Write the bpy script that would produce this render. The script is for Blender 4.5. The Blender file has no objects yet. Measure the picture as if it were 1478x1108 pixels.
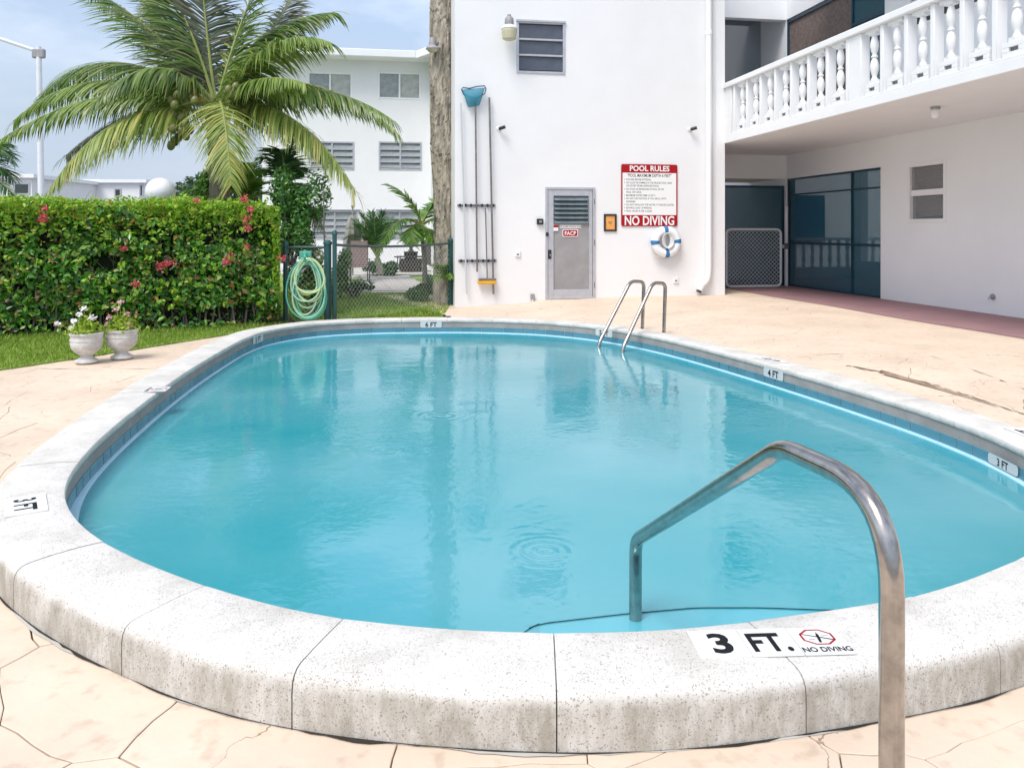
import bpy, bmesh, math, random
import numpy as np
from mathutils import Matrix, Vector
random.seed(7); rng = np.random.default_rng(7)
S = bpy.context.scene; C = S.collection
R = math.radians
# ------------------------------------------------------------------ camera, sky, sun, exposure
F = 1130.0; CX = 739.0; HY = 332.0; EYE = 1.25        # focal length / principal column / horizon row of the photograph, eye above coping top
cam = bpy.data.objects.new('camera', bpy.data.cameras.new('camera')); C.objects.link(cam); S.camera = cam
cam.location = (0, 0, EYE); cam.rotation_euler = (R(90), 0, 0)
cam.data.sensor_width = 36; cam.data.lens = 36*F/1478; cam.data.shift_y = -(554-HY)/1478
cam.data.clip_start = .05; cam.data.clip_end = 2000
SUN = Vector((-.36, -.52, .98)).normalized()
w = bpy.data.worlds.new('World'); S.world = w; w.use_nodes = True
wt = w.node_tree; wn = wt.nodes; wl = wt.links
bg = wn['Background']; bg.inputs['Strength'].default_value = .10
sky = wn.new('ShaderNodeTexSky'); sky.sky_type = 'NISHITA'; sky.sun_disc = False
sky.sun_elevation = math.asin(SUN.z); sky.sun_rotation = math.atan2(SUN.x, SUN.y)
sky.dust_density = 2.0; sky.ozone_density = 1.0
tc = wn.new('ShaderNodeTexCoord'); mp = wn.new('ShaderNodeMapping'); mp.inputs['Scale'].default_value = (1, 1, 2.6); mp.inputs['Location'].default_value = (.3, .1, .75)
nz = wn.new('ShaderNodeTexNoise'); nz.inputs['Scale'].default_value = 2.3; nz.inputs['Detail'].default_value = 7; nz.inputs['Roughness'].default_value = .55
rp = wn.new('ShaderNodeValToRGB'); rp.color_ramp.elements[0].position = .42; rp.color_ramp.elements[1].position = .66
rp.color_ramp.elements[0].color = (.15,)*3+(1,); rp.color_ramp.elements[1].color = (.92,)*3+(1,)
mixw = wn.new('ShaderNodeMix'); mixw.data_type = 'RGBA'; mixw.inputs['B'].default_value = (6.0, 6.4, 7.0, 1)
wl.new(tc.outputs['Generated'], mp.inputs['Vector']); wl.new(mp.outputs[0], nz.inputs['Vector']); wl.new(nz.outputs[0], rp.inputs[0])
wl.new(rp.outputs[0], mixw.inputs['Factor']); wl.new(sky.outputs[0], mixw.inputs['A']); sxyz = wn.new('ShaderNodeSeparateXYZ'); wl.new(tc.outputs['Generated'], sxyz.inputs[0])
bk = wn.new('ShaderNodeMath'); bk.operation = 'MULTIPLY_ADD'; bk.inputs[1].default_value = .22; wl.new(nz.outputs[0], bk.inputs[0]); wl.new(sxyz.outputs['Z'], bk.inputs[2])
br = wn.new('ShaderNodeMapRange'); br.interpolation_type = 'SMOOTHSTEP'; br.inputs['From Min'].default_value = .46; br.inputs['From Max'].default_value = .18; br.inputs['To Max'].default_value = .85; wl.new(bk.outputs[0], br.inputs['Value'])
mixb = wn.new('ShaderNodeMix'); mixb.data_type = 'RGBA'; mixb.inputs['B'].default_value = (2.5, 2.95, 3.65, 1)
wl.new(br.outputs[0], mixb.inputs['Factor']); wl.new(mixw.outputs['Result'], mixb.inputs['A']); wl.new(mixb.outputs['Result'], bg.inputs['Color'])
sun = bpy.data.objects.new('sun', bpy.data.lights.new('sun', 'SUN')); C.objects.link(sun)
sun.data.energy = 1.35; sun.data.angle = R(26); sun.data.color = (1, .965, .91)
sun.rotation_euler = SUN.to_track_quat('Z', 'Y').to_euler()
S.view_settings.view_transform = 'Standard'; S.view_settings.look = 'None'; S.view_settings.gamma = 1
S.view_settings.use_curve_mapping = False; S.view_settings.exposure = 1.10
S.render.engine = 'CYCLES'
S.cycles.max_bounces = 8; S.cycles.diffuse_bounces = 4; S.cycles.transparent_max_bounces = 16
# ------------------------------------------------------------------ frames and helpers
A = math.atan2(.1643, .9864)
BM = Matrix.Rotation(A, 4, 'Z')                        # building frame: u along the facing wall, v away from the camera
cu, su = math.cos(A), math.sin(A)
def UV(u, v, z=0): return Vector((cu*u-su*v, su*u+cu*v, z))
def P(px, py, Y): return Vector(((px-CX)/F*Y, Y, EYE+(HY-py)/F*Y))
def hz(px, py, z=0):
    Y = (EYE-z)*F/(py-HY); return Vector(((px-CX)/F*Y, Y, z))
def onV(px, py, v):                                    # -> (u, z) on the wall v = const
    xo = (px-CX)/F; Y = v/(cu-su*xo); X = xo*Y
    return cu*X+su*Y, EYE+(HY-py)/F*Y
def onU(px, py, u):                                    # -> (v, z) on the wall u = const
    xo = (px-CX)/F; Y = u/(cu*xo+su); X = xo*Y
    return -su*X+cu*Y, EYE+(HY-py)/F*Y
def tag(o, label=None, cat=None, group=None, kind=None):
    if label: o['label'] = label
    if cat: o['category'] = cat
    if group: o['group'] = group
    if kind: o['kind'] = kind
    return o
def thing(name, loc, label=None, cat=None, group=None, kind=None):
    o = bpy.data.objects.new(name, None); C.objects.link(o); o.location = loc; o.empty_display_size = .1
    return tag(o, label, cat, group, kind)
def wloc(o):
    l = Vector(o.location)
    while o.parent: o = o.parent; l += Vector(o.location)
    return l
def link(name, me, mat, parent=None, origin=None, smooth=False):
    if mat is not None and not me.materials: me.materials.append(mat)
    if origin is None:
        n = len(me.vertices)
        if n:
            co = np.empty(n*3, dtype=np.float32); me.vertices.foreach_get('co', co); co = co.reshape(-1, 3)
            origin = Vector((float((co[:,0].min()+co[:,0].max())/2), float((co[:,1].min()+co[:,1].max())/2), float(co[:,2].min())))
        else: origin = Vector((0, 0, 0))
    me.transform(Matrix.Translation(-Vector(origin)))
    o = bpy.data.objects.new(name, me); C.objects.link(o)
    if parent: o.parent = parent; o.location = Vector(origin)-wloc(parent)
    else: o.location = origin
    if smooth:
        me.polygons.foreach_set('use_smooth', [True]*len(me.polygons))
        try: me.set_sharp_from_angle(angle=R(40))
        except Exception: pass
    return o
def reuse(name, src, parent, world):                   # another object on the same mesh
    o = bpy.data.objects.new(name, src.data); C.objects.link(o); o.parent = parent
    o.location = Vector(world)-(wloc(parent) if parent else Vector((0,0,0))); o.rotation_euler = src.rotation_euler
    return o
class MB:
    def __init__(s, xf=None): s.v = []; s.f = []; s.xf = xf
    def add(s, vs, fs, m=None):
        n = len(s.v)
        for p in vs:
            p = Vector(p)
            if m is not None: p = m @ p
            if s.xf is not None: p = s.xf @ p
            s.v.append(tuple(p))
        s.f += [tuple(i+n for i in q) for q in fs]; return s
    def box(s, x0, x1, y0, y1, z0, z1, m=None):
        vs = [(x0,y0,z0),(x1,y0,z0),(x1,y1,z0),(x0,y1,z0),(x0,y0,z1),(x1,y0,z1),(x1,y1,z1),(x0,y1,z1)]
        return s.add(vs, [(3,2,1,0),(4,5,6,7),(0,1,5,4),(1,2,6,5),(2,3,7,6),(3,0,4,7)], m)
    def bbox(s, x0, x1, y0, y1, z0, z1, b=.005, m=None):   # chamfered box
        bm = bmesh.new(); bmesh.ops.create_cube(bm, size=1)
        for v in bm.verts: v.co = Vector(((x0+x1)/2+v.co.x*(x1-x0), (y0+y1)/2+v.co.y*(y1-y0), (z0+z1)/2+v.co.z*(z1-z0)))
        bmesh.ops.bevel(bm, geom=bm.edges[:], offset=b, segments=1, affect='EDGES')
        bm.verts.index_update()
        s.add([v.co.copy() for v in bm.verts], [[v.index for v in f.verts] for f in bm.faces], m); bm.free(); return s
    def tube(s, pts, r, n=8, cap=True, m=None, closed=False):
        pts = [Vector(p) for p in pts]; k = len(pts)
        rr = r if isinstance(r, (list, tuple)) else [r]*k
        vs = []; fs = []; nrm = None
        for i, p in enumerate(pts):
            if closed: t = (pts[(i+1) % k]-pts[i-1])
            else: t = (pts[min(i+1, k-1)]-pts[max(i-1, 0)])
            t.normalize()
            if nrm is None:
                nrm = t.orthogonal().normalized()
            else:
                nrm = nrm-t*nrm.dot(t)
                nrm = nrm.normalized() if nrm.length > 1e-6 else t.orthogonal().normalized()
            b = t.cross(nrm)
            for j in range(n):
                a = 2*math.pi*j/n; vs.append(p+(nrm*math.cos(a)+b*math.sin(a))*rr[i])
        for i in range(k if closed else k-1):
            i2 = (i+1) % k
            for j in range(n): fs.append((i*n+j, i*n+(j+1) % n, i2*n+(j+1) % n, i2*n+j))
        if cap and not closed: fs.append(tuple(range(n))[::-1]); fs.append(tuple((k-1)*n+j for j in range(n)))
        return s.add(vs, fs, m)
    def lathe(s, prof, n=20, m=None, c=(0,0,0)):
        vs = []; fs = []
        for r, z in prof:
            for j in range(n):
                a = 2*math.pi*j/n; vs.append((c[0]+r*math.cos(a), c[1]+r*math.sin(a), c[2]+z))
        k = len(prof)
        for i in range(k-1):
            for j in range(n): fs.append((i*n+j, i*n+(j+1) % n, (i+1)*n+(j+1) % n, (i+1)*n+j))
        fs.append(tuple(range(n))[::-1]); fs.append(tuple((k-1)*n+j for j in range(n)))
        return s.add(vs, fs, m)
    def ball(s, c, r, n=12, sc=(1,1,1), m=None):
        k = n//2+1; prof = [(max(.001, math.sin(math.pi*i/k))*r, -math.cos(math.pi*i/k)*r) for i in range(k+1)]
        vs = []; fs = []
        for rr, z in prof:
            for j in range(n):
                a = 2*math.pi*j/n; vs.append((c[0]+rr*math.cos(a)*sc[0], c[1]+rr*math.sin(a)*sc[1], c[2]+z*sc[2]))
        for i in range(k):
            for j in range(n): fs.append((i*n+j, i*n+(j+1) % n, (i+1)*n+(j+1) % n, (i+1)*n+j))
        return s.add(vs, fs, m)
    def build(s, name, mat, parent=None, origin=None, smooth=False):
        me = bpy.data.meshes.new(name); me.from_pydata(s.v, [], s.f); me.update()
        return link(name, me, mat, parent, origin, smooth)
def fillet(pts, rad, n=7):
    pts = [Vector(p) for p in pts]; out = [pts[0]]
    for i in range(1, len(pts)-1):
        r = rad[i-1] if isinstance(rad, (list, tuple)) else rad
        a = pts[i]+(pts[i-1]-pts[i]).normalized()*r; b = pts[i]+(pts[i+1]-pts[i]).normalized()*r
        for k in range(n+1):
            t = k/n; out.append(a*(1-t)**2+pts[i]*2*t*(1-t)+b*t*t)
    out.append(pts[-1]); return out
def tris_mesh(name, V, FQ):                            # fast mesh from arrays
    me = bpy.data.meshes.new(name); V = np.asarray(V, dtype=np.float32); FQ = np.asarray(FQ, dtype=np.int32)
    k = FQ.shape[1]; me.vertices.add(len(V)); me.vertices.foreach_set('co', V.ravel())
    me.loops.add(FQ.size); me.loops.foreach_set('vertex_index', FQ.ravel())
    me.polygons.add(len(FQ)); me.polygons.foreach_set('loop_start', np.arange(0, FQ.size, k, dtype=np.int32))
    me.update(calc_edges=True); me.validate(); return me
def text_mesh(s, size, bold=0.0, align='CENTER', sx=1.0, space=1.0):
    cv = bpy.data.curves.new('lettering', 'FONT'); cv.body = s; cv.size = size; cv.offset = bold*size; cv.align_x = align
    cv.resolution_u = 3; cv.space_character = space
    ob = bpy.data.objects.new('lettering', cv); C.objects.link(ob)
    bpy.context.view_layer.update()
    me = bpy.data.meshes.new_from_object(ob); bpy.data.objects.remove(ob)
    me.transform(Matrix.Diagonal((sx, 1, 1, 1))); me.materials.clear(); return me
def frame_mat(o, x, y):                                # plane frame: x right, y up
    x = Vector(x).normalized(); y = Vector(y); y = (y-x*y.dot(x)).normalized(); z = x.cross(y); o = Vector(o)
    return Matrix(((x.x,y.x,z.x,o.x),(x.y,y.y,z.y,o.y),(x.z,y.z,z.z,o.z),(0,0,0,1)))
def put_text(name, s, size, fm, mat, parent, bold=0.02, align='CENTER', sx=1.0, space=1.0):
    me = text_mesh(s, size, bold, align, sx, space); me.transform(fm); return link(name, me, mat, parent)
# ------------------------------------------------------------------ materials
def mat(name, col, rough=.6, metal=0, var=0, vscale=3, bump=0, bscale=40, spec=None, col2=None, trans=0, isl=0, emit=None):
    m = bpy.data.materials.new(name); m.use_nodes = True; nt = m.node_tree; n = nt.nodes; l = nt.links
    b = n['Principled BSDF']; b.inputs['Base Color'].default_value = (*col, 1); b.inputs['Roughness'].default_value = rough
    b.inputs['Metallic'].default_value = metal
    if spec is not None: b.inputs['Specular IOR Level'].default_value = spec
    tcn = n.new('ShaderNodeTexCoord')
    if var or col2:
        z = n.new('ShaderNodeTexNoise'); z.inputs['Scale'].default_value = vscale; z.inputs['Detail'].default_value = 8; z.inputs['Roughness'].default_value = .62
        l.new(tcn.outputs['Object'], z.inputs['Vector'])
        r = n.new('ShaderNodeValToRGB'); r.color_ramp.elements[0].position = .35; r.color_ramp.elements[1].position = .65
        c2 = col2 or tuple(c*(1-var) for c in col)
        r.color_ramp.elements[0].color = (*c2, 1); r.color_ramp.elements[1].color = (*col, 1)
        l.new(z.outputs[0], r.inputs[0]); l.new(r.outputs[0], b.inputs['Base Color'])
    if bump:
        z = n.new('ShaderNodeTexNoise'); z.inputs['Scale'].default_value = bscale; z.inputs['Detail'].default_value = 5
        l.new(tcn.outputs['Object'], z.inputs['Vector'])
        bp = n.new('ShaderNodeBump'); bp.inputs['Strength'].default_value = bump; bp.inputs['Distance'].default_value = .01
        l.new(z.outputs[0], bp.inputs['Height']); l.new(bp.outputs[0], b.inputs['Normal'])
    return m
def leafmat(name, cols, rough=.45, trans=.35, spots=None):
    """leaf colours picked per leaf, with some light coming through"""
    m = bpy.data.materials.new(name); m.use_nodes = True; nt = m.node_tree; n = nt.nodes; l = nt.links
    b = n['Principled BSDF']; g = n.new('ShaderNodeNewGeometry'); r = n.new('ShaderNodeValToRGB'); r.color_ramp.interpolation = 'LINEAR'
    e = r.color_ramp.elements
    while len(e) < len(cols): e.new(.5)
    for i, (p, c) in enumerate(cols): e[i].position = p; e[i].color = (*c, 1)
    l.new(g.outputs['Random Per Island'], r.inputs[0]); l.new(r.outputs[0], b.inputs['Base Color'])
    b.inputs['Roughness'].default_value = rough
    t = n.new('ShaderNodeBsdfTranslucent'); l.new(r.outputs[0], t.inputs['Color'])
    mx = n.new('ShaderNodeMixShader'); mx.inputs[0].default_value = trans
    l.new(b.outputs[0], mx.inputs[1]); l.new(t.outputs[0], mx.inputs[2]); l.new(mx.outputs[0], n['Material Output'].inputs['Surface'])
    return m
def patch(m, sc, col, p0, p1, amt=.75):
    """patches of the plant where the leaves have browned or yellowed"""
    nt = m.node_tree; n = nt.nodes; l = nt.links; r = [q for q in n if q.type == 'VALTORGB'][0]; outs = [k.to_socket for k in r.outputs[0].links]
    g = n.new('ShaderNodeNewGeometry'); z = n.new('ShaderNodeTexNoise'); z.inputs['Scale'].default_value = sc; z.inputs['Detail'].default_value = 4; l.new(g.outputs['Position'], z.inputs['Vector'])
    mr = n.new('ShaderNodeMapRange'); mr.inputs['From Min'].default_value = p0; mr.inputs['From Max'].default_value = p1; mr.inputs['To Max'].default_value = amt; l.new(z.outputs[0], mr.inputs['Value'])
    mx = n.new('ShaderNodeMix'); mx.data_type = 'RGBA'; mx.inputs['B'].default_value = (*col, 1); l.new(mr.outputs[0], mx.inputs['Factor']); l.new(r.outputs[0], mx.inputs['A'])
    for o in outs: l.new(mx.outputs['Result'], o)
def see_through(name, col, alpha, rough=.2, spec=.5):
    m = mat(name, col, rough, spec=spec); nt = m.node_tree; n = nt.nodes; l = nt.links
    t = n.new('ShaderNodeBsdfTransparent'); mx = n.new('ShaderNodeMixShader'); mx.inputs[0].default_value = alpha
    l.new(t.outputs[0], mx.inputs[1]); l.new(n['Principled BSDF'].outputs[0], mx.inputs[2]); l.new(mx.outputs[0], n['Material Output'].inputs['Surface'])
    return m
M = {}
M['white'] = mat('white_stucco', (.80, .80, .81), .85, var=.05, vscale=.8, bump=.25, bscale=60)
M['white2'] = mat('white_trim', (.82, .825, .835), .5, var=.04, vscale=2)
M['wall_shade'] = mat('shade_lifted_stucco', (.83, .845, .865), .85, var=.05, vscale=.7, bump=.2, bscale=60)  # same white stucco on shaded walls, colour lightened and cooled to offset the shade
M['alu'] = mat('mill_aluminium', (.55, .56, .60), .42, metal=.55, var=.12, vscale=9)
M['alu_d'] = mat('grey_door_panel', (.34, .33, .34), .6, metal=.15, var=.2, vscale=3)
M['steel'] = mat('brushed_stainless', (.46, .43, .40), .17, metal=1, var=.3, vscale=30)
M['galv'] = mat('galvanised_steel', (.52, .55, .57), .5, metal=.15)
M['galvl'] = mat('bright_galvanised', (.78, .80, .82), .5)
M['chrome_d'] = mat('dark_steel', (.25, .24, .24), .4, metal=.8)
M['glass_d'] = mat('dusky_glass', (.09, .10, .13), .12, spec=.6, var=.3, vscale=3)
M['glass_g'] = mat('curtained_glass', (.34, .37, .38), .15, var=.3, vscale=5)
M['glass_dd'] = mat('dark_glass', (.05, .06, .06), .1)
M['curtain'] = mat('white_curtain', (.62, .62, .58), .7, var=.2, vscale=12)
M['black'] = mat('black_plastic', (.02, .02, .02), .45)
M['ink'] = mat('black_lettering', (.008, .008, .011), .6, spec=.2)
M['red'] = mat('sign_red', (.36, .006, .012), .55, spec=.25)
M['signwhite'] = mat('sign_white', (.82, .82, .82), .35)
M['orange'] = mat('orange_notice', (.85, .38, .10), .5, var=.15, vscale=20)
M['blueband'] = mat('blue_strap', (.03, .16, .38), .6)
M['buoy'] = mat('white_foam_ring', (.80, .82, .85), .5)
M['rope'] = mat('white_rope', (.68, .68, .68), .8)
M['netblue'] = see_through('teal_net', (.01, .22, .32), .85, .7)
M['netframe'] = mat('teal_plastic', (.01, .12, .20), .5)
M['yellow'] = mat('yellow_brush', (.75, .40, .02), .6, var=.2, vscale=30)
M['greenpost'] = mat('green_painted_steel', (.025, .10, .095), .45, var=.3, vscale=8)
M['greenrail'] = mat('dark_green_rail', (.05, .085, .085), .5)
M['pink'] = mat('pink_painted_concrete', (.36, .205, .215), .75, var=.16, vscale=2.2, bump=.2, bscale=50)
M['roof'] = mat('grey_gravel_roof', (.22, .21, .21), .9, var=.4, vscale=3)
M['tan'] = mat('tan_ceiling', (.42, .34, .24), .8)
M['greywall'] = mat('grey_wall', (.50, .51, .55), .8, var=.2)
M['screen'] = see_through('teal_insect_screen', (.020, .105, .145), .66, .55, .2)
M['screen2'] = see_through('grey_insect_screen', (.10, .13, .16), .60, .35)
M['brownc'] = mat('brown_bamboo_blind', (.22, .17, .15), .8, var=.4, vscale=14)
M['blued'] = mat('blue_dark_panel', (.010, .07, .17), .4, var=.3, vscale=2)
M['brick_tan'] = mat('brown_sling_fabric', (.17, .12, .11), .7)
M['soil'] = mat('dark_soil', (.05, .038, .028), .95, var=.5, vscale=9, bump=.6, bscale=30)
M['lampglass'] = mat('yellowed_lamp_glass', (.55, .52, .36), .25, var=.1, vscale=40)
M['globe'] = mat('white_globe', (.86, .86, .88), .25)
M['conc'] = mat('pale_concrete', (.50, .48, .44), .85, var=.2, vscale=2)
# ---- concrete deck: cream colour with trowel mottling
def deckmat(name, c, c2, rings=False):
    m = mat(name, c, .78, bump=.22, bscale=22); nt = m.node_tree; n = nt.nodes; l = nt.links; b = n['Principled BSDF']
    g = n.new('ShaderNodeNewGeometry')
    z = n.new('ShaderNodeTexNoise'); z.inputs['Scale'].default_value = 1.1; z.inputs['Detail'].default_value = 9; z.inputs['Roughness'].default_value = .65
    l.new(g.outputs['Position'], z.inputs['Vector'])
    r = n.new('ShaderNodeValToRGB'); e = r.color_ramp.elements; e[0].position = .33; e[0].color = (*c2, 1); e[1].position = .6; e[1].color = (*c, 1)
    l.new(z.outputs[0], r.inputs[0])
    z2 = n.new('ShaderNodeTexNoise'); z2.inputs['Scale'].default_value = 14; z2.inputs['Detail'].default_value = 6
    l.new(g.outputs['Position'], z2.inputs['Vector'])
    r2 = n.new('ShaderNodeValToRGB'); e = r2.color_ramp.elements; e[0].position = .30; e[0].color = (.80, .77, .74, 1); e[1].position = .44; e[1].color = (1, 1, 1, 1)
    l.new(z2.outputs[0], r2.inputs[0])
    mx = n.new('ShaderNodeMix'); mx.data_type = 'RGBA'; mx.blend_type = 'MULTIPLY'; mx.inputs['Factor'].default_value = .8
    l.new(r.outputs[0], mx.inputs['A']); l.new(r2.outputs[0], mx.inputs['B'])
    # hairline shrinkage cracks: ragged thin lines
    wv = n.new('ShaderNodeTexVoronoi'); wv.feature = 'DISTANCE_TO_EDGE'; wv.inputs['Scale'].default_value = .85
    zz = n.new('ShaderNodeTexNoise'); zz.inputs['Scale'].default_value = 3.5; zz.inputs['Detail'].default_value = 6
    l.new(g.outputs['Position'], zz.inputs['Vector'])
    vm = n.new('ShaderNodeVectorMath'); vm.operation = 'MULTIPLY_ADD'; vm.inputs[1].default_value = (.35, .35, 0)
    l.new(zz.outputs['Color'], vm.inputs[0]); l.new(g.outputs['Position'], vm.inputs[2]); l.new(vm.outputs[0], wv.inputs['Vector'])
    z3 = n.new('ShaderNodeTexNoise'); z3.inputs['Scale'].default_value = .9; l.new(g.outputs['Position'], z3.inputs['Vector'])
    mm = n.new('ShaderNodeMath'); mm.operation = 'MULTIPLY_ADD'; mm.inputs[1].default_value = -.020; mm.inputs[2].default_value = .0102
    l.new(z3.outputs[0], mm.inputs[0])
    lt = n.new('ShaderNodeMath'); lt.operation = 'LESS_THAN'; l.new(wv.outputs['Distance'], lt.inputs[0]); l.new(mm.outputs[0], lt.inputs[1])
    mul = n.new('ShaderNodeMath'); mul.operation = 'MULTIPLY'; mul.inputs[1].default_value = .75; l.new(lt.outputs[0], mul.inputs[0])
    mx2 = n.new('ShaderNodeMix'); mx2.data_type = 'RGBA'; mx2.inputs['B'].default_value = (.22, .14, .09, 1)
    l.new(mul.outputs[0], mx2.inputs['Factor']); l.new(mx.outputs['Result'], mx2.inputs['A']); l.new(mx2.outputs['Result'], b.inputs['Base Color'])
    return m
M['deck'] = deckmat('cream_stamped_concrete', (.69, .560, .440), (.585, .465, .36))
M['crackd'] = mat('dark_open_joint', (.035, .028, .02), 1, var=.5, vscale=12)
M['softj'] = mat('worn_joint', (.34, .25, .18), .95, var=.5, vscale=9)
M['joint'] = mat('dirty_joint', (.16, .10, .065), .95, var=.6, vscale=6)
# ---- coping: pitted white cast stone, dirt and painted shade on its outer face low down
def copingmat():
    m = mat('pitted_cast_stone', (.74, .73, .71), .8); nt = m.node_tree; n = nt.nodes; l = nt.links; b = n['Principled BSDF']
    g = n.new('ShaderNodeNewGeometry')
    def noise(sc, det=6, rough=.6):
        z = n.new('ShaderNodeTexNoise'); z.inputs['Scale'].default_value = sc; z.inputs['Detail'].default_value = det; z.inputs['Roughness'].default_value = rough
        l.new(g.outputs['Position'], z.inputs['Vector']); return z
    def ramp(src, p0, c0, p1, c1):
        r = n.new('ShaderNodeValToRGB'); e = r.color_ramp.elements; e[0].position = p0; e[0].color = (*c0, 1); e[1].position = p1; e[1].color = (*c1, 1)
        l.new(src, r.inputs[0]); return r
    base = ramp(noise(3.2, 9, .72).outputs[0], .36, (.535, .51, .47), .58, (.67, .65, .615))
    def pits(sc, rad, share, stretch):
        wz = noise(sc*.9, 2); ma = n.new('ShaderNodeVectorMath'); ma.operation = 'MULTIPLY_ADD'; ma.inputs[1].default_value = (.9/sc,)*3; l.new(wz.outputs['Color'], ma.inputs[0]); l.new(g.outputs['Position'], ma.inputs[2])
        v = n.new('ShaderNodeTexVoronoi'); v.inputs['Scale'].default_value = sc; l.new(ma.outputs[0], v.inputs['Vector'])
        s3 = n.new('ShaderNodeSeparateColor'); l.new(v.outputs['Color'], s3.inputs[0])
        rr = n.new('ShaderNodeMath'); rr.operation = 'MULTIPLY_ADD'; rr.inputs[1].default_value = rad/share; rr.inputs[2].default_value = -rad*(1-share)/share; l.new(s3.outputs[0], rr.inputs[0])
        q = n.new('ShaderNodeMath'); q.operation = 'SUBTRACT'; l.new(v.outputs['Distance'], q.inputs[0]); l.new(rr.outputs[0], q.inputs[1])
        return ramp(q.outputs[0], -.02 if False else 0.0, (0, 0, 0), .06, (1, 1, 1))
    pm = n.new('ShaderNodeMath'); pm.operation = 'MULTIPLY'; l.new(pits(115, .35, .30, 1).outputs[0], pm.inputs[0]); l.new(pits(250, .42, .45, 1).outputs[0], pm.inputs[1])
    # weathering stain plus painted shade on the vertical face (below z = -0.05), broken up by noise
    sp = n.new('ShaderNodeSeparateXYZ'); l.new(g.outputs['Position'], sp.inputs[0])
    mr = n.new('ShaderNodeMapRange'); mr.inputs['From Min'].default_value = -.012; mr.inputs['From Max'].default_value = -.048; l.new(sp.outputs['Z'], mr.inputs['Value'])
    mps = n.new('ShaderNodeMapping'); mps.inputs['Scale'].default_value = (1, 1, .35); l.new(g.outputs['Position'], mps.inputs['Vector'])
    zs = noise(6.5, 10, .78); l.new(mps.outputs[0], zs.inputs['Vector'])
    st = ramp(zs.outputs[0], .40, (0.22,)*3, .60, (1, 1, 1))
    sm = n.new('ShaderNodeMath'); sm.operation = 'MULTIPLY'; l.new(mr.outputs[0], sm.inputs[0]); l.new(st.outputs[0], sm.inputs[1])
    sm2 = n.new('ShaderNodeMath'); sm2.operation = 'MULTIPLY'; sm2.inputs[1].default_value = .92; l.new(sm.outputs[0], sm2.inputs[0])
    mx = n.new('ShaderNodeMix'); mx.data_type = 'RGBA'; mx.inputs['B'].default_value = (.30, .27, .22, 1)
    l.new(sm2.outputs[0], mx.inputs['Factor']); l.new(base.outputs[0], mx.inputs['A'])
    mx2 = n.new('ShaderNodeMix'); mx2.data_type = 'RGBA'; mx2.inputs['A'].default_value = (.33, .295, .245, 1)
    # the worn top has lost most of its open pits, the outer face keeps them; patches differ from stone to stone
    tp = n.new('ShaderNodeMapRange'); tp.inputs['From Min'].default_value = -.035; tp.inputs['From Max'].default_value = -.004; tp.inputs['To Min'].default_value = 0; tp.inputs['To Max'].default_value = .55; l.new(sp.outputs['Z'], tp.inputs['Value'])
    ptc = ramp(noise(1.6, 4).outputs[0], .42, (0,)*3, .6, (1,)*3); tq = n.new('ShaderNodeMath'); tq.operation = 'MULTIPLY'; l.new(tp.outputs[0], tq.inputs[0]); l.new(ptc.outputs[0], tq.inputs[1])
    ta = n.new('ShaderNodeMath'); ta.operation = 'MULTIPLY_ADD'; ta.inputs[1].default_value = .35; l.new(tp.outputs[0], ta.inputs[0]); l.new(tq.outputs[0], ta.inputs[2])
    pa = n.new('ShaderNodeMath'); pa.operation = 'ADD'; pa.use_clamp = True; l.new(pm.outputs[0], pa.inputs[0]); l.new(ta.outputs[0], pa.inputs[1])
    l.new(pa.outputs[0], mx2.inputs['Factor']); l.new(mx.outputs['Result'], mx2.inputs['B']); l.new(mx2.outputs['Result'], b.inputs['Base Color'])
    bp = n.new('ShaderNodeBump'); bp.inputs['Strength'].default_value = .8; bp.inputs['Distance'].default_value = .004
    l.new(pm.outputs[0], bp.inputs['Height']); l.new(bp.outputs[0], b.inputs['Normal'])
    return m
M['coping'] = copingmat()
M['copemort'] = mat('coping_mortar', (.30, .27, .23), .95, var=.4, vscale=20)
M['tile'] = mat('blue_waterline_tile', (.10, .27, .35), .25, var=.22, vscale=4)
M['grout'] = mat('grey_blue_grout', (.22, .30, .33), .8)
M['bframe0'] = mat('dark_blue_nosing', (.01, .05, .08), .4)
M['stepc'] = mat('pale_step', (.62, .72, .78), .5, var=.12, vscale=5)
M['ledge'] = mat('pale_blue_ledge', (.42, .68, .82), .4, var=.1, vscale=6)
M['plaster'] = mat('aqua_pool_plaster', (.03, .66, .78), .8, var=.12, vscale=.8)
M['facegrey'] = mat('grey_coping_face', (.31, .29, .275), .8, var=.22, vscale=5, bump=.3, bscale=40)
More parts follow.
